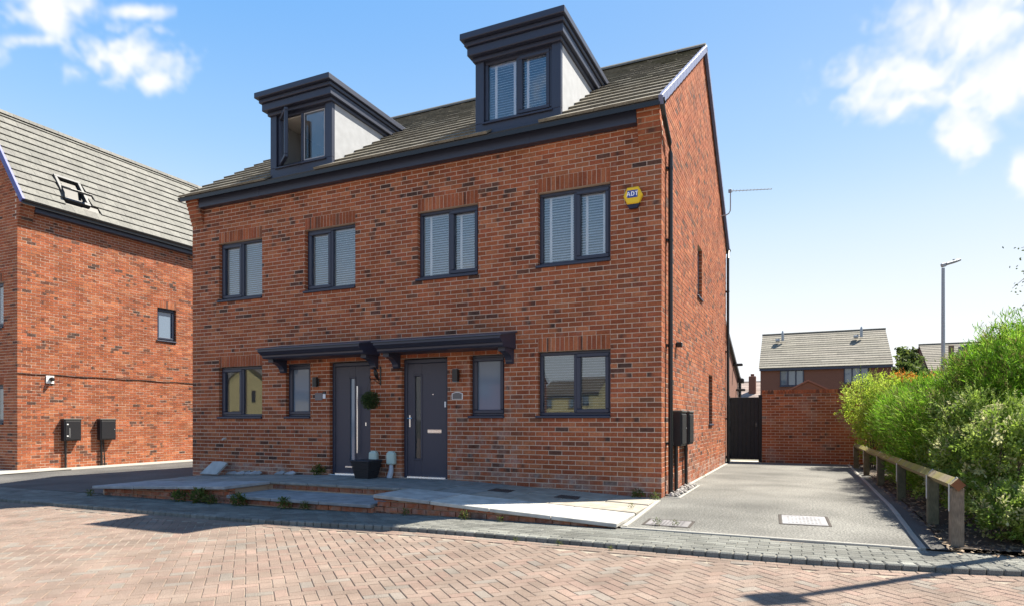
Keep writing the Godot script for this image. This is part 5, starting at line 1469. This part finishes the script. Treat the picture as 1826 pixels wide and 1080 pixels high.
# ------------------------------------------------------------------ shrubs
func make_shrubs() -> void:
	var broom := [Color(0.17, 0.35, 0.03), Color(0.22, 0.42, 0.035), Color(0.11, 0.24, 0.025), Color(0.28, 0.42, 0.06), Color(0.20, 0.19, 0.07)]
	var lime := [Color(0.33, 0.45, 0.045), Color(0.38, 0.49, 0.06), Color(0.22, 0.34, 0.045), Color(0.40, 0.48, 0.09)]
	var vari := [Color(0.20, 0.31, 0.06), Color(0.30, 0.38, 0.10), Color(0.13, 0.21, 0.04), Color(0.42, 0.43, 0.22), Color(0.27, 0.38, 0.06), Color(0.16, 0.24, 0.04)]
	var defs := [   # name, label, colours, lumps, leaves, leaf length, width, upward habit, shoots, shoot length, tuft size, spread
		["shrub", "bright lime green leafy shrub against the garden wall", lime, [[Vector3(3.35, 1.55, -8.2), Vector3(0.50, 0.65, 0.65), 1.0], [Vector3(3.9, 1.35, -8.0), Vector3(0.6, 0.8, 0.8), 1.0], [Vector3(3.5, 0.8, -8.0), Vector3(0.42, 0.6, 0.7), 0.6]], 15000, 0.055, 0.030, 0.4, 260, 0.35, 0.20, 0.6],
		["shrub", "feathery green broom shrub arching over the knee rail", broom, [[Vector3(3.85, 1.12, -4.9), Vector3(0.58, 0.55, 1.0), 1.0], [Vector3(3.85, 1.14, -3.2), Vector3(0.60, 0.56, 1.0), 1.0], [Vector3(3.88, 1.10, -1.7), Vector3(0.58, 0.58, 0.9), 1.0], [Vector3(3.7, 0.6, -4.2), Vector3(0.42, 0.55, 1.2), 0.5], [Vector3(3.7, 0.6, -2.2), Vector3(0.42, 0.6, 1.2), 0.5]], 72000, 0.10, 0.0075, 0.9, 260, 0.22, 0.24, 0.34],
		["shrub", "large mid green broom shrub rising tallest behind the fence", broom, [[Vector3(4.08, 1.28, -0.75), Vector3(0.58, 0.70, 0.75), 1.0], [Vector3(4.5, 1.52, -0.5), Vector3(0.72, 0.80, 0.8), 1.2], [Vector3(4.95, 1.5, -1.2), Vector3(0.9, 0.85, 1.1), 0.9], [Vector3(4.5, 0.8, -1.2), Vector3(0.7, 0.7, 0.8), 0.5]], 80000, 0.085, 0.008, 0.7, 420, 0.30, 0.20, 0.42],
		["shrub", "glossy green and cream leafed shrub close behind the fence posts", vari, [[Vector3(3.66, 0.86, 0.25), Vector3(0.32, 0.42, 0.55), 1.0], [Vector3(3.82, 0.74, 1.05), Vector3(0.34, 0.44, 0.45), 1.2], [Vector3(3.62, 0.42, -0.5), Vector3(0.30, 0.38, 0.7), 0.6], [Vector3(3.74, 0.38, 1.0), Vector3(0.28, 0.30, 0.45), 0.5], [Vector3(3.72, 1.22, 0.55), Vector3(0.16, 0.20, 0.2), 0.3], [Vector3(3.60, 1.20, -0.1), Vector3(0.2, 0.22, 0.25), 0.35], [Vector3(3.95, 1.12, 0.95), Vector3(0.18, 0.2, 0.2), 0.3], [Vector3(3.52, 0.70, 0.75), Vector3(0.18, 0.2, 0.25), 0.3], [Vector3(4.0, 0.95, 1.35), Vector3(0.18, 0.22, 0.18), 0.3]], 17000, 0.050, 0.027, 0.5, 420, 0.26, 0.12, 0.7],
		["shrub", "low spreading green shrub beside the nearest fence post", vari, [[Vector3(3.78, 0.20, 1.78), Vector3(0.28, 0.27, 0.30), 1.0], [Vector3(4.10, 0.16, 1.85), Vector3(0.36, 0.24, 0.30), 1.0], [Vector3(4.5, 0.2, 1.7), Vector3(0.4, 0.25, 0.4), 0.6]], 9000, 0.042, 0.022, 0.6, 240, 0.16, 0.10, 0.7],
		["shrub", "evergreen shrub hidden behind the glossy one", vari, [[Vector3(4.75, 0.6, 0.75), Vector3(0.55, 0.6, 0.6), 1.0], [Vector3(5.4, 0.8, 0.8), Vector3(0.7, 0.8, 0.8), 1.0]], 9000, 0.05, 0.026, 0.4, 120, 0.18, 0.16, 0.6],
		["shrub", "green shrub topped with orange leaves behind the hedge", [Color(0.55, 0.20, 0.03), Color(0.50, 0.27, 0.05), Color(0.20, 0.24, 0.05)], [[Vector3(4.1, 2.1, -8.5), Vector3(0.26, 0.18, 0.25), 1.0], [Vector3(4.75, 2.05, -8.3), Vector3(0.2, 0.14, 0.25), 0.5], [Vector3(4.3, 1.3, -8.5), Vector3(0.4, 0.7, 0.4), 0.4]], 3500, 0.05, 0.026, 0.4, 60, 0.2, 0.12, 0.6],
		["shrub", "green hedge plants filling the far end of the bed", broom, [[Vector3(4.7, 1.05, -7.0), Vector3(0.7, 0.75, 0.8), 1.0], [Vector3(5.5, 1.0, -6.2), Vector3(0.9, 0.8, 1.2), 1.0], [Vector3(5.2, 0.9, -4.0), Vector3(0.9, 0.7, 1.6), 1.0]], 22000, 0.10, 0.009, 0.8, 200, 0.3, 0.25, 0.4],
	]
	for d in defs:
		var c: Vector3 = d[3][0][0]
		var o := thing(d[0], d[1], "shrub", Vector3(c.x, 0, c.z), "shrubs behind the knee rail fence")
		var m := MB.new()
		foliage(m, d[4], d[3], d[5], d[6], d[7], d[2], 0.30, d[11], 0.0, d[10])
		sprigs(m, d[8], d[3], d[9], maxf(d[5] * 0.75, 0.035), d[2], 0.5, 12, 0.3)
		part(o, "foliage", m, MT.leaf)
		stems(o, Vector3(c.x, 0, c.z), d[3], 22)
	# litter on the soil
	var lt := thing("leaf_litter", "dry brown leaves and twigs scattered on the soil under the shrubs", "leaf litter", Vector3(3.6, 0, 0))
	stuff(lt)
	var m2 := MB.new()
	for k in 1800:
		var p := Vector3(3.1 + absf(rng.randfn()) * 0.5, 0, rng.randf_range(-6.0, 2.72))
		p.y = 0.012 + (bumps(p.x, p.z) if p.x > 3.16 else -0.008)
		var a := rng.randf() * TAU
		var d1 := Vector3(cos(a), rng.randf_range(-0.2, 0.5), sin(a)) * rng.randf_range(0.015, 0.04)
		var d2 := Vector3(-sin(a), 0.2, cos(a)) * rng.randf_range(0.006, 0.016)
		m2.quad(p - d1, p - d2, p + d1, p + d2, Color(0.19, 0.13, 0.075) * rng.randf_range(0.4, 1.5))
	part(lt, "leaves", m2, MT.plain)
	# young birch whose twigs reach into the picture from the right
	tree("birch_tree", "slender birch tree behind the hedge with sparse hanging twigs", Vector3(6.75, 0, -5.2), 5.6, 0.07, 1.15, 2600, 0.05, 0.035, [Color(0.05, 0.075, 0.03), Color(0.07, 0.10, 0.035)], 0.42)
	var tw := MB.new()
	var tl := MB.new()
	var birch := get_node("birch_tree")
	for q in [[Vector3(6.7, 4.3, -5.2), Vector3(5.48, 3.62, -5.3)], [Vector3(6.7, 4.0, -5.2), Vector3(5.62, 3.30, -5.2)], [Vector3(6.7, 3.3, -5.2), Vector3(5.36, 2.90, -5.3)], [Vector3(6.7, 3.1, -5.2), Vector3(5.55, 2.72, -5.25)], [Vector3(6.7, 4.8, -5.2), Vector3(5.7, 3.95, -5.3)]]:
		var mid: Vector3 = (q[0] + q[1]) * 0.5 + Vector3(0, 0.25, 0)
		tw.tube([q[0], mid, q[1]], [0.012, 0.007, 0.003], 5)
		for k in 46:
			var t := 0.25 + 0.8 * rng.randf()
			var p: Vector3 = mid.lerp(q[1], clampf(t * 2.0 - 1.0, 0.0, 1.0)) if t > 0.5 else q[0].lerp(mid, t * 2.0)
			p += Vector3(rng.randfn(), rng.randfn() - 0.8, rng.randfn()) * 0.06
			var d := Vector3(rng.randfn(), rng.randfn() - 0.8, rng.randfn()).normalized() * 0.05
			var sd := d.cross(Vector3(rng.randfn(), rng.randfn(), rng.randfn())).normalized() * 0.017
			tl.quad(p, p + d * 0.5 + sd, p + d, p + d * 0.5 - sd, Color(0.09, 0.13, 0.045) * rng.randf_range(0.7, 1.2))
	stuff(part(birch, "twigs", tw, MT.bark))
	stuff(part(birch, "twig_leaves", tl, MT.leaf))
	var tr := [[Vector3(9.7, 0, -51), 7.0, 1.3], [Vector3(8.9, 0, -46), 6.0, 1.2], [Vector3(7.2, 0, -30), 4.0, 1.1]]
	var nm := ["dark conifer rising between the two far roofs", "round green tree beside the far brick house", "bushy green tree beyond the garden wall"]
	for k in 3: tree("garden_tree", nm[k], tr[k][0], tr[k][1], 0.14, tr[k][2], 4200, 0.30, 0.16, [Color(0.05, 0.08, 0.02), Color(0.08, 0.12, 0.03), Color(0.11, 0.14, 0.03)], 0.5)
func tree(called: String, label: String, at: Vector3, h: float, r: float, spread: float, count: int, leaf: float, width: float, cols: Array, low: float) -> void:
	var o := thing(called, label, "tree", at)
	var tk := MB.new()
	tk.tube([at + Vector3(0, -0.1, 0), at + Vector3(0.04, h * 0.4, 0.02), at + Vector3(-0.03, h * 0.75, 0.03), at + Vector3(0, h, 0)], [r, r * 0.75, r * 0.4, r * 0.08], 9)
	part(o, "trunk", tk, MT.bark)
	var br := MB.new()
	var cr := MB.new()
	for k in 46:
		var y := lerpf(h * low * 0.7, h * 0.98, (k + rng.randf()) / 46.0)
		var a := rng.randf() * TAU
		var reach := spread * (1.1 - 0.75 * pow(absf(y / h - 0.55) * 1.8, 1.6)) * rng.randf_range(0.6, 1.1)
		reach = maxf(reach, 0.15)
		var s := at + Vector3(0, y, 0)
		var e := s + Vector3(cos(a), rng.randf_range(-0.05, 0.45), sin(a)) * reach
		var m := s.lerp(e, 0.5) + Vector3(0, 0.10 * reach, 0)
		br.tube([s, m, e], [r * 0.28, r * 0.18, r * 0.05], 5)
		for j in count / 46:
			var t := pow(rng.randf(), 0.7)
			var p := s.lerp(m, t * 2.0) if t < 0.5 else m.lerp(e, t * 2.0 - 1.0)
			p += Vector3(rng.randfn(), rng.randfn() - 0.4, rng.randfn()) * reach * 0.16
			var d := Vector3(rng.randfn(), rng.randfn() - 0.7, rng.randfn()).normalized()
			var sd := d.cross(Vector3(rng.randfn(), rng.randfn(), rng.randfn())).normalized() * width * 0.5
			var col: Color = cols[rng.randi() % cols.size()] * rng.randf_range(0.7, 1.25)
			var n := cr.v.size()
			var L := leaf * rng.randf_range(0.7, 1.3)
			cr.v.append(p); cr.v.append(p + d * L * 0.5 + sd); cr.v.append(p + d * L); cr.v.append(p + d * L * 0.5 - sd)
			for q in 4: cr.c.append(col)
			cr.i.append_array(PackedInt32Array([n, n + 1, n + 2, n, n + 2, n + 3]))
	part(o, "branches", br, MT.bark)
	part(o, "crown", cr, MT.leaf)

# ------------------------------------------------------------------ houses farther off
# body between x0..x1 (ridge along x) facing +z or -z; parts: wall, roof, windows
func far_house(label: String, x0: float, x1: float, zf: float, depth: float, eave: float, ridge: float, wallm: Material, tilec: Color, wins: Array, gauge := 0.345, group := "") -> Node3D:   # zf: street face, depth>0 runs to -z
	var o := thing("brick_house", label, "house", Vector3((x0 + x1) * 0.5, 0, zf - depth * 0.5), group)
	var m := MB.new()
	m.box(Vector3(x0, -0.2, minf(zf, zf - depth)), Vector3(x1, eave, maxf(zf, zf - depth)))
	var zm := zf - depth * 0.5
	m.extrude([Vector2(zf, eave), Vector2(zm, ridge - 0.1), Vector2(zf - depth, eave)], Vector3(x0 + 0.002, 0, 0), Vector3(0, 0, 1), Vector3.UP, Vector3(x1 - x0 - 0.004, 0, 0))
	part(o, "wall", m, wallm)
	var sg := signf(depth)
	var rf := MB.new()
	var over := 0.25
	for side in [1.0, -1.0]:
		var e := Vector3(x0 - 0.1, eave - 0.05, zm + side * (absf(depth) * 0.5 + over))
		var top := Vector3(x0 - 0.1, ridge, zm)
		var up := (top - e).normalized()
		var nr := Vector3(1, 0, 0).cross(up)
		if nr.y < 0: nr = -nr
		var n := int(round((top - e).length() / gauge))
		var g := (top - e).length() / n
		for k in n:
			var x := x0 - 0.1
			while x < x1 + 0.1:
				var w := minf(rng.randf_range(1.2, 2.6), x1 + 0.1 - x)
				tile_mesh(rf, Vector3(0, e.y, e.z), Vector3(1, 0, 0), up, nr, x, k * g, w, g, tilec * rng.randf_range(0.78, 1.12), 0.03)
				x += w + 0.001
	var ro := part(o, "roof", rf, MT.far_tile)
	var rd := MB.new()
	rd.tube([Vector3(x0 - 0.12, ridge + 0.02, zm), Vector3(x1 + 0.12, ridge + 0.02, zm)], [0.09], 8, tilec * 0.8)
	part(ro, "ridge", rd, MT.far_tile)
	var fa := MB.new()
	fa.box(Vector3(x0 - 0.06, eave - 0.22, zf + sg * 0.002), Vector3(x1 + 0.06, eave + 0.02, zf + sg * 0.2)) if sg > 0 else fa.box(Vector3(x0 - 0.06, eave - 0.22, zf - 0.2), Vector3(x1 + 0.06, eave + 0.02, zf - 0.002))
	part(o, "fascia", fa, MT.upvc)
	for w in wins:   # [x, y, w, h, lights]
		var p := Vector3(w[0], w[1], zf)
		var r := Vector3(sg, 0, 0); var n := Vector3(0, 0, sg)
		if sg < 0: p.x = w[0] + w[2]
		var fm := MB.new()
		rect_frame(fm, p, r, n, 0, w[2], 0, w[3], 0.07, 0.002, 0.05, 0.006)
		for j in range(1, w[4]): frame_box(fm, p, r, n, w[2] * j / w[4] - 0.05, w[2] * j / w[4] + 0.05, 0.07, w[3] - 0.07, 0.002, 0.049, 0.006)
		frame_box(fm, p, r, n, -0.05, w[2] + 0.05, -0.06, -0.002, 0.002, 0.10, 0.006)
		var fo := part(o, "window", fm, MT.upvc)
		for j in w[4]:
			var g := MB.new()
			var a: float = w[2] * j / w[4] + 0.05; var b: float = w[2] * (j + 1) / w[4] - 0.05
			g.quad(p + r * a + Vector3(0, 0.05, 0) + n * 0.02, p + r * b + Vector3(0, 0.05, 0) + n * 0.02, p + r * b + Vector3(0, w[3] - 0.05, 0) + n * 0.02, p + r * a + Vector3(0, w[3] - 0.05, 0) + n * 0.02)
			part(fo, "pane", g, MT.far_glass)
	return o
func make_far() -> void:
	mat("far_glass", Color(0.10, 0.13, 0.16), 0.04, {"spec": 0.9})
	var grey := Color(0.235, 0.215, 0.175)
	# beyond the garden wall
	var a := far_house("far red brick house with pale tiled roof and two vents behind the garden wall", -0.95, 7.25, -40.0, 9.0, 4.95, 7.85, MT.far_brick, grey, [[0.36, 3.62, 1.55, 1.12, 3], [4.42, 3.72, 1.5, 1.1, 3]])
	for k in 2:
		var vm := MB.new()
		var vx: float = 0.0 if k == 0 else 5.25
		vm.tube([Vector3(vx + 0.45, 7.2, -43.1), Vector3(vx + 0.45, 7.75, -43.1), Vector3(vx + 0.45, 7.95, -43.1)], [0.10, 0.10, 0.04], 8)
		vm.cbox(Vector3(vx - 0.05, 7.15, -43.2), Vector3(vx + 0.25, 7.35, -42.8), 0.03)
		part(a, "roof_vent", vm, MT.steel_galv)
	var b := far_house("far red brick house with a gable and dormer beyond the street lamp", 10.2, 22.0, -45.0, 8.4, 4.75, 7.05, MT.far_brick, grey, [[14.1, 3.4, 1.2, 1.1, 2]])
	var dm := MB.new()
	dm.cbox(Vector3(12.1, 4.3, -46.2), Vector3(14.3, 6.5, -44.6), 0.03)
	var dp := part(b, "dormer", dm, MT.upvc)
	for k in 2:
		var g := MB.new()
		var x0 := 12.45 + k * 0.95
		g.cbox(Vector3(x0, 4.75, -44.60), Vector3(x0 + 0.78, 6.0, -44.58), 0.004, Color(0.62, 0.66, 0.72))
		part(dp, "pane", g, MT.plain)
	var pp := MB.new()
	pp.cbox(Vector3(11.25, 3.5, -44.7), Vector3(11.55, 6.5, -44.4), 0.03, Color(0.16, 0.10, 0.06))
	part(b, "stack", pp, MT.plain)
	var c := far_house("distant house with pinkish tiled roof and small chimney", -6.5, 0.5, -60.0, 8.0, 3.4, 5.3, MT.far_brick, Color(0.42, 0.33, 0.29), [])
	var cm := MB.new()
	cm.cbox(Vector3(-3.3, 3.8, -61.6), Vector3(-2.6, 5.75, -60.9), 0.03, Color.WHITE)
	cm.cbox(Vector3(-3.12, 5.75, -61.42), Vector3(-2.78, 6.0, -61.08), 0.03, Color.WHITE)
	part(c, "chimney", cm, MT.far_brick)
	# house behind ours, its gable end seen past the corner
	var d := thing("brick_house", "sunlit brick gable end and downpipe just above the garden gate", "house", Vector3(-4.0, 0, -18.0))
	var m := MB.new()
	m.extrude([Vector2(14.0, -0.2), Vector2(21.0, -0.2), Vector2(21.0, 3.0), Vector2(17.5, 4.0), Vector2(14.0, 5.0)], Vector3(-7.0, 0, 0), Vector3(0, 0, -1), Vector3.UP, Vector3(6.2, 0, 0))
	part(d, "wall", m, MT.far_brick)
	var r := MB.new()
	r.extrude([Vector2(13.8, 5.20), Vector2(21.2, 3.06), Vector2(21.2, 2.92), Vector2(13.8, 5.06)], Vector3(-7.0, 0, 0), Vector3(0, 0, -1), Vector3.UP, Vector3(6.32, 0, 0), Color(0.05, 0.05, 0.055))
	part(d, "roof", r, MT.plain)
	var dp2 := MB.new()
	dp2.tube([Vector3(-0.72, 3.1, -21.0), Vector3(-0.72, 0.0, -21.0)], [0.07], 8)
	dp2.cbox(Vector3(-0.8, 2.85, -21.3), Vector3(-0.55, 3.05, -20.8), 0.02)
	part(d, "downpipe", dp2, MT.black_plastic)
	for k in 2:
		var dish := MB.new()
		dish.cbox(Vector3(-0.80, 2.45 + k * 1.0, -20.3 + k * 1.3), Vector3(-0.42, 2.55 + k * 1.0, -20.1 + k * 1.3), 0.02)
		part(d, "floodlight", dish, MT.black_plastic)
	# little brick gable over the wall
	var e := thing("garden_store", "small red brick gable peeping over the garden wall", "outbuilding", Vector3(2.05, 0, -15.0))
	var em := MB.new()
	em.extrude([Vector2(1.2, -0.2), Vector2(2.9, -0.2), Vector2(2.9, 2.02), Vector2(2.05, 2.46), Vector2(1.2, 2.02)], Vector3(0, 0, -14.0), Vector3(1, 0, 0), Vector3.UP, Vector3(0, 0, -2.0))
	part(e, "wall", em, MT.far_brick)
	var er := MB.new()
	er.extrude([Vector2(1.1, 2.02), Vector2(2.05, 2.52), Vector2(3.0, 2.02), Vector2(3.0, 1.97), Vector2(2.05, 2.465), Vector2(1.1, 1.97)], Vector3(0, 0, -13.94), Vector3(1, 0, 0), Vector3.UP, Vector3(0, 0, -2.1), Color(0.20, 0.075, 0.05))
	part(e, "roof", er, MT.plain)
	# across the street, mirrored in the ground floor windows
	var f := thing("brick_house", "cream brick gabled house across the street mirrored in the far ground floor window", "house", Vector3(-53, 0, 46))
	var gm := MB.new()
	gm.extrude([Vector2(-58.2, -0.2), Vector2(-49.0, -0.2), Vector2(-49.0, 4.6), Vector2(-53.6, 7.3), Vector2(-58.2, 4.6)], Vector3(0, 0, 42), Vector3(1, 0, 0), Vector3.UP, Vector3(0, 0, 9))
	part(f, "wall", gm, MT.cream_brick)
	var fr := MB.new()
	for s in [1.0, -1.0]:
		fr.extrude([Vector2(-53.6 + s * 5.0, 4.4), Vector2(-53.6, 7.45), Vector2(-53.6, 7.3), Vector2(-53.6 + s * 5.0, 4.22)], Vector3(0, 0, 41.75), Vector3(1, 0, 0), Vector3.UP, Vector3(0, 0, 9.5), Color(0.10, 0.085, 0.07))
	part(f, "roof", fr, MT.plain)
	for w in [[-53.0, 3.2, 0.55, 1.2], [-55.5, 0.9, 1.3, 1.2], [-51.2, 0.9, 1.3, 1.2]]:
		var wm := MB.new()
		wm.cbox(Vector3(w[0], w[1], 41.93), Vector3(w[0] + w[2], w[1] + w[3], 41.99), 0.01, Color(0.03, 0.03, 0.035))
		part(f, "window", wm, MT.plain)
	far_house("cream brick house with brown roof across the street mirrored in the near ground floor window", -34.0, -24.6, 80.0, -9.0, 5.1, 7.5, MT.cream_brick, Color(0.12, 0.095, 0.07), [[-33.0, 3.4, 0.8, 1.2, 1], [-29.5, 3.3, 0.8, 1.3, 1], [-27.6, 3.3, 1.5, 1.3, 2]])
	far_house("red brick house across the street at the edge of the near window's reflection", -29.0, -20.6, 40.0, -8.0, 4.9, 7.6, MT.far_brick, Color(0.13, 0.11, 0.09), [[-27.5, 3.3, 1.2, 1.2, 2], [-24.0, 3.3, 1.2, 1.2, 2]])
	far_house("red brick house across the street facing the two front doors", -12.5, -3.5, 52.0, -8.0, 5.1, 7.9, MT.far_brick, Color(0.14, 0.12, 0.10), [[-11.5, 3.4, 1.2, 1.2, 2], [-6.5, 3.4, 1.2, 1.2, 2], [-11.5, 0.9, 1.2, 1.2, 2]])

# ------------------------------------------------------------------ sky
func make_sky() -> ImageTexture:
	var W := 2048; var Hh := 1024
	var data := PackedFloat32Array()
	data.resize(W * Hh * 3)
	var blobs := [[1640, 150, 150, 62], [1725, 55, 130, 75], [1800, 130, 90, 75], [1720, 235, 55, 62], [1580, 190, 90, 34], [1826, 305, 34, 34], [95, 18, 78, 46], [225, 100, 92, 50], [275, 145, 44, 24], [45, 72, 60, 13], [250, 22, 60, 13], [1900, 60, 90, 60], [-60, 90, 60, 26]]
	var sun := SUN_TO.normalized()
	var rt := Vector3(cos(YAW), 0, -sin(YAW)); var fw := Vector3(-sin(YAW), 0, -cos(YAW))
	var cloud := FastNoiseLite.new()
	cloud.seed = 5; cloud.noise_type = FastNoiseLite.TYPE_SIMPLEX_SMOOTH; cloud.frequency = 1.0; cloud.fractal_octaves = 6; cloud.fractal_gain = 0.55
	for j in Hh:
		var th := PI * (j + 0.5) / Hh
		var y := cos(th)
		var sy := sin(th)
		for i in W:
			var ph := TAU * (i + 0.5) / W
			var d := Vector3(sin(ph) * sy, y, -cos(ph) * sy)
			var c: Color
			if y < -0.02:
				c = Color(0.20, 0.18, 0.15)
			else:
				var e := clampf(y, 0.0, 1.0)
				var cs := d.dot(sun)
				c = Color(1.00, 1.02, 1.04).lerp(Color(0.42, 0.68, 0.98), smoothstep(0.05, 0.40, e))
				c = c.lerp(Color(0.135, 0.42, 0.90), smoothstep(0.25, 0.58, e))
				c = c.lerp(Color(0.10, 0.30, 0.72), smoothstep(0.6, 1.0, e))
				var glow := pow(clampf(cs * 0.5 + 0.5, 0.0, 1.0), 5.0)
				c = c.lerp(Color(1.0, 1.02, 1.04), 0.42 * glow * (1.0 - 0.6 * e))
				c = c + Color(1, 1, 0.97) * 0.5 * pow(maxf(cs, 0.0), 40.0)
				var warp := Vector3(cloud.get_noise_3dv(d * 5.0 + Vector3(3, 1, 7)), cloud.get_noise_3dv(d * 5.0 + Vector3(8, 5, 2)), 0.0) * 0.12
				var n := 0.5 + 0.5 * cloud.get_noise_3dv((d + warp) * 7.0)
				var n2 := 0.5 + 0.5 * cloud.get_noise_3dv((d + warp) * 18.0 + Vector3(9, 2, 4))
				var cov := 0.0
				var w := d.dot(fw)
				var seen := false
				if w > 0.25:
					var px := 913.0 + FOCAL * d.dot(rt) / w
					var py := HORIZON - FOCAL * y / w
					if px > -250 and px < 2050 and py > -260:
						seen = true
						var field := 0.0
						for b in blobs:
							var q := Vector2((px - b[0]) / b[2], (py - b[1]) / b[3])
							field = maxf(field, 1.0 - 0.60 * q.length())
						cov = pow(smoothstep(0.20, 0.96, field + 1.1 * (n2 - 0.5) + 0.7 * (n - 0.5)), 0.9) * smoothstep(0.0, 0.12, field)
				if not seen and e > 0.03:
					cov = smoothstep(0.60, 0.80, 0.62 * n + 0.38 * n2) * smoothstep(0.03, 0.15, e)
				c = c.lerp(Color(1.03, 1.03, 1.04) * lerpf(0.92, 1.03, n2), clampf(cov, 0.0, 1.0) * 0.95)
			var at := (j * W + i) * 3
			data[at] = c.r; data[at + 1] = c.g; data[at + 2] = c.b
	return ImageTexture.create_from_image(Image.create_from_data(W, Hh, false, Image.FORMAT_RGBF, data.to_byte_array()))

func _ready() -> void:
	rng.seed = 20240611
	fn.seed = 11; fn.noise_type = FastNoiseLite.TYPE_SIMPLEX_SMOOTH; fn.frequency = 0.35; fn.fractal_octaves = 3
	fbm.seed = 23; fbm.frequency = 0.9; fbm.fractal_octaves = 3
	# camera: an upright view camera, its lens shifted upwards
	var cam := Camera3D.new()
	cam.name = "camera"; add_child(cam)
	cam.position = EYE; cam.rotation.y = YAW
	cam.near = 0.1; cam.far = 1200.0
	cam.set_frustum(0.1 * 1080.0 / FOCAL, Vector2(0.0, 0.1 * (HORIZON - 540.0) / FOCAL), 0.1, 1200.0)
	cam.current = true
	# daylight
	var env := Environment.new()
	env.background_mode = Environment.BG_SKY
	var sm := PanoramaSkyMaterial.new()
	sm.panorama = make_sky()
	env.sky = Sky.new()
	env.sky.sky_material = sm
	env.background_energy_multiplier = 0.37
	env.tonemap_mode = Environment.TONE_MAPPER_LINEAR
	env.tonemap_exposure = 2.9
	env.sdfgi_enabled = true; env.ssao_enabled = true; env.ssil_enabled = true
	var we := WorldEnvironment.new()
	we.name = "environment"; we.environment = env; add_child(we)
	var sun := DirectionalLight3D.new()
	sun.name = "sun"; add_child(sun)
	sun.light_color = Color(1.0, 0.965, 0.90); sun.light_energy = 1.6; sun.light_angular_distance = 0.53; sun.shadow_enabled = true
	sun.look_at_from_position(SUN_TO * 20.0, Vector3.ZERO)
	make_materials()
	make_ground()
	make_landing()
	make_house()
	make_neighbour()
	make_boundary()
	make_far()
	make_fixtures()
	make_shrubs()
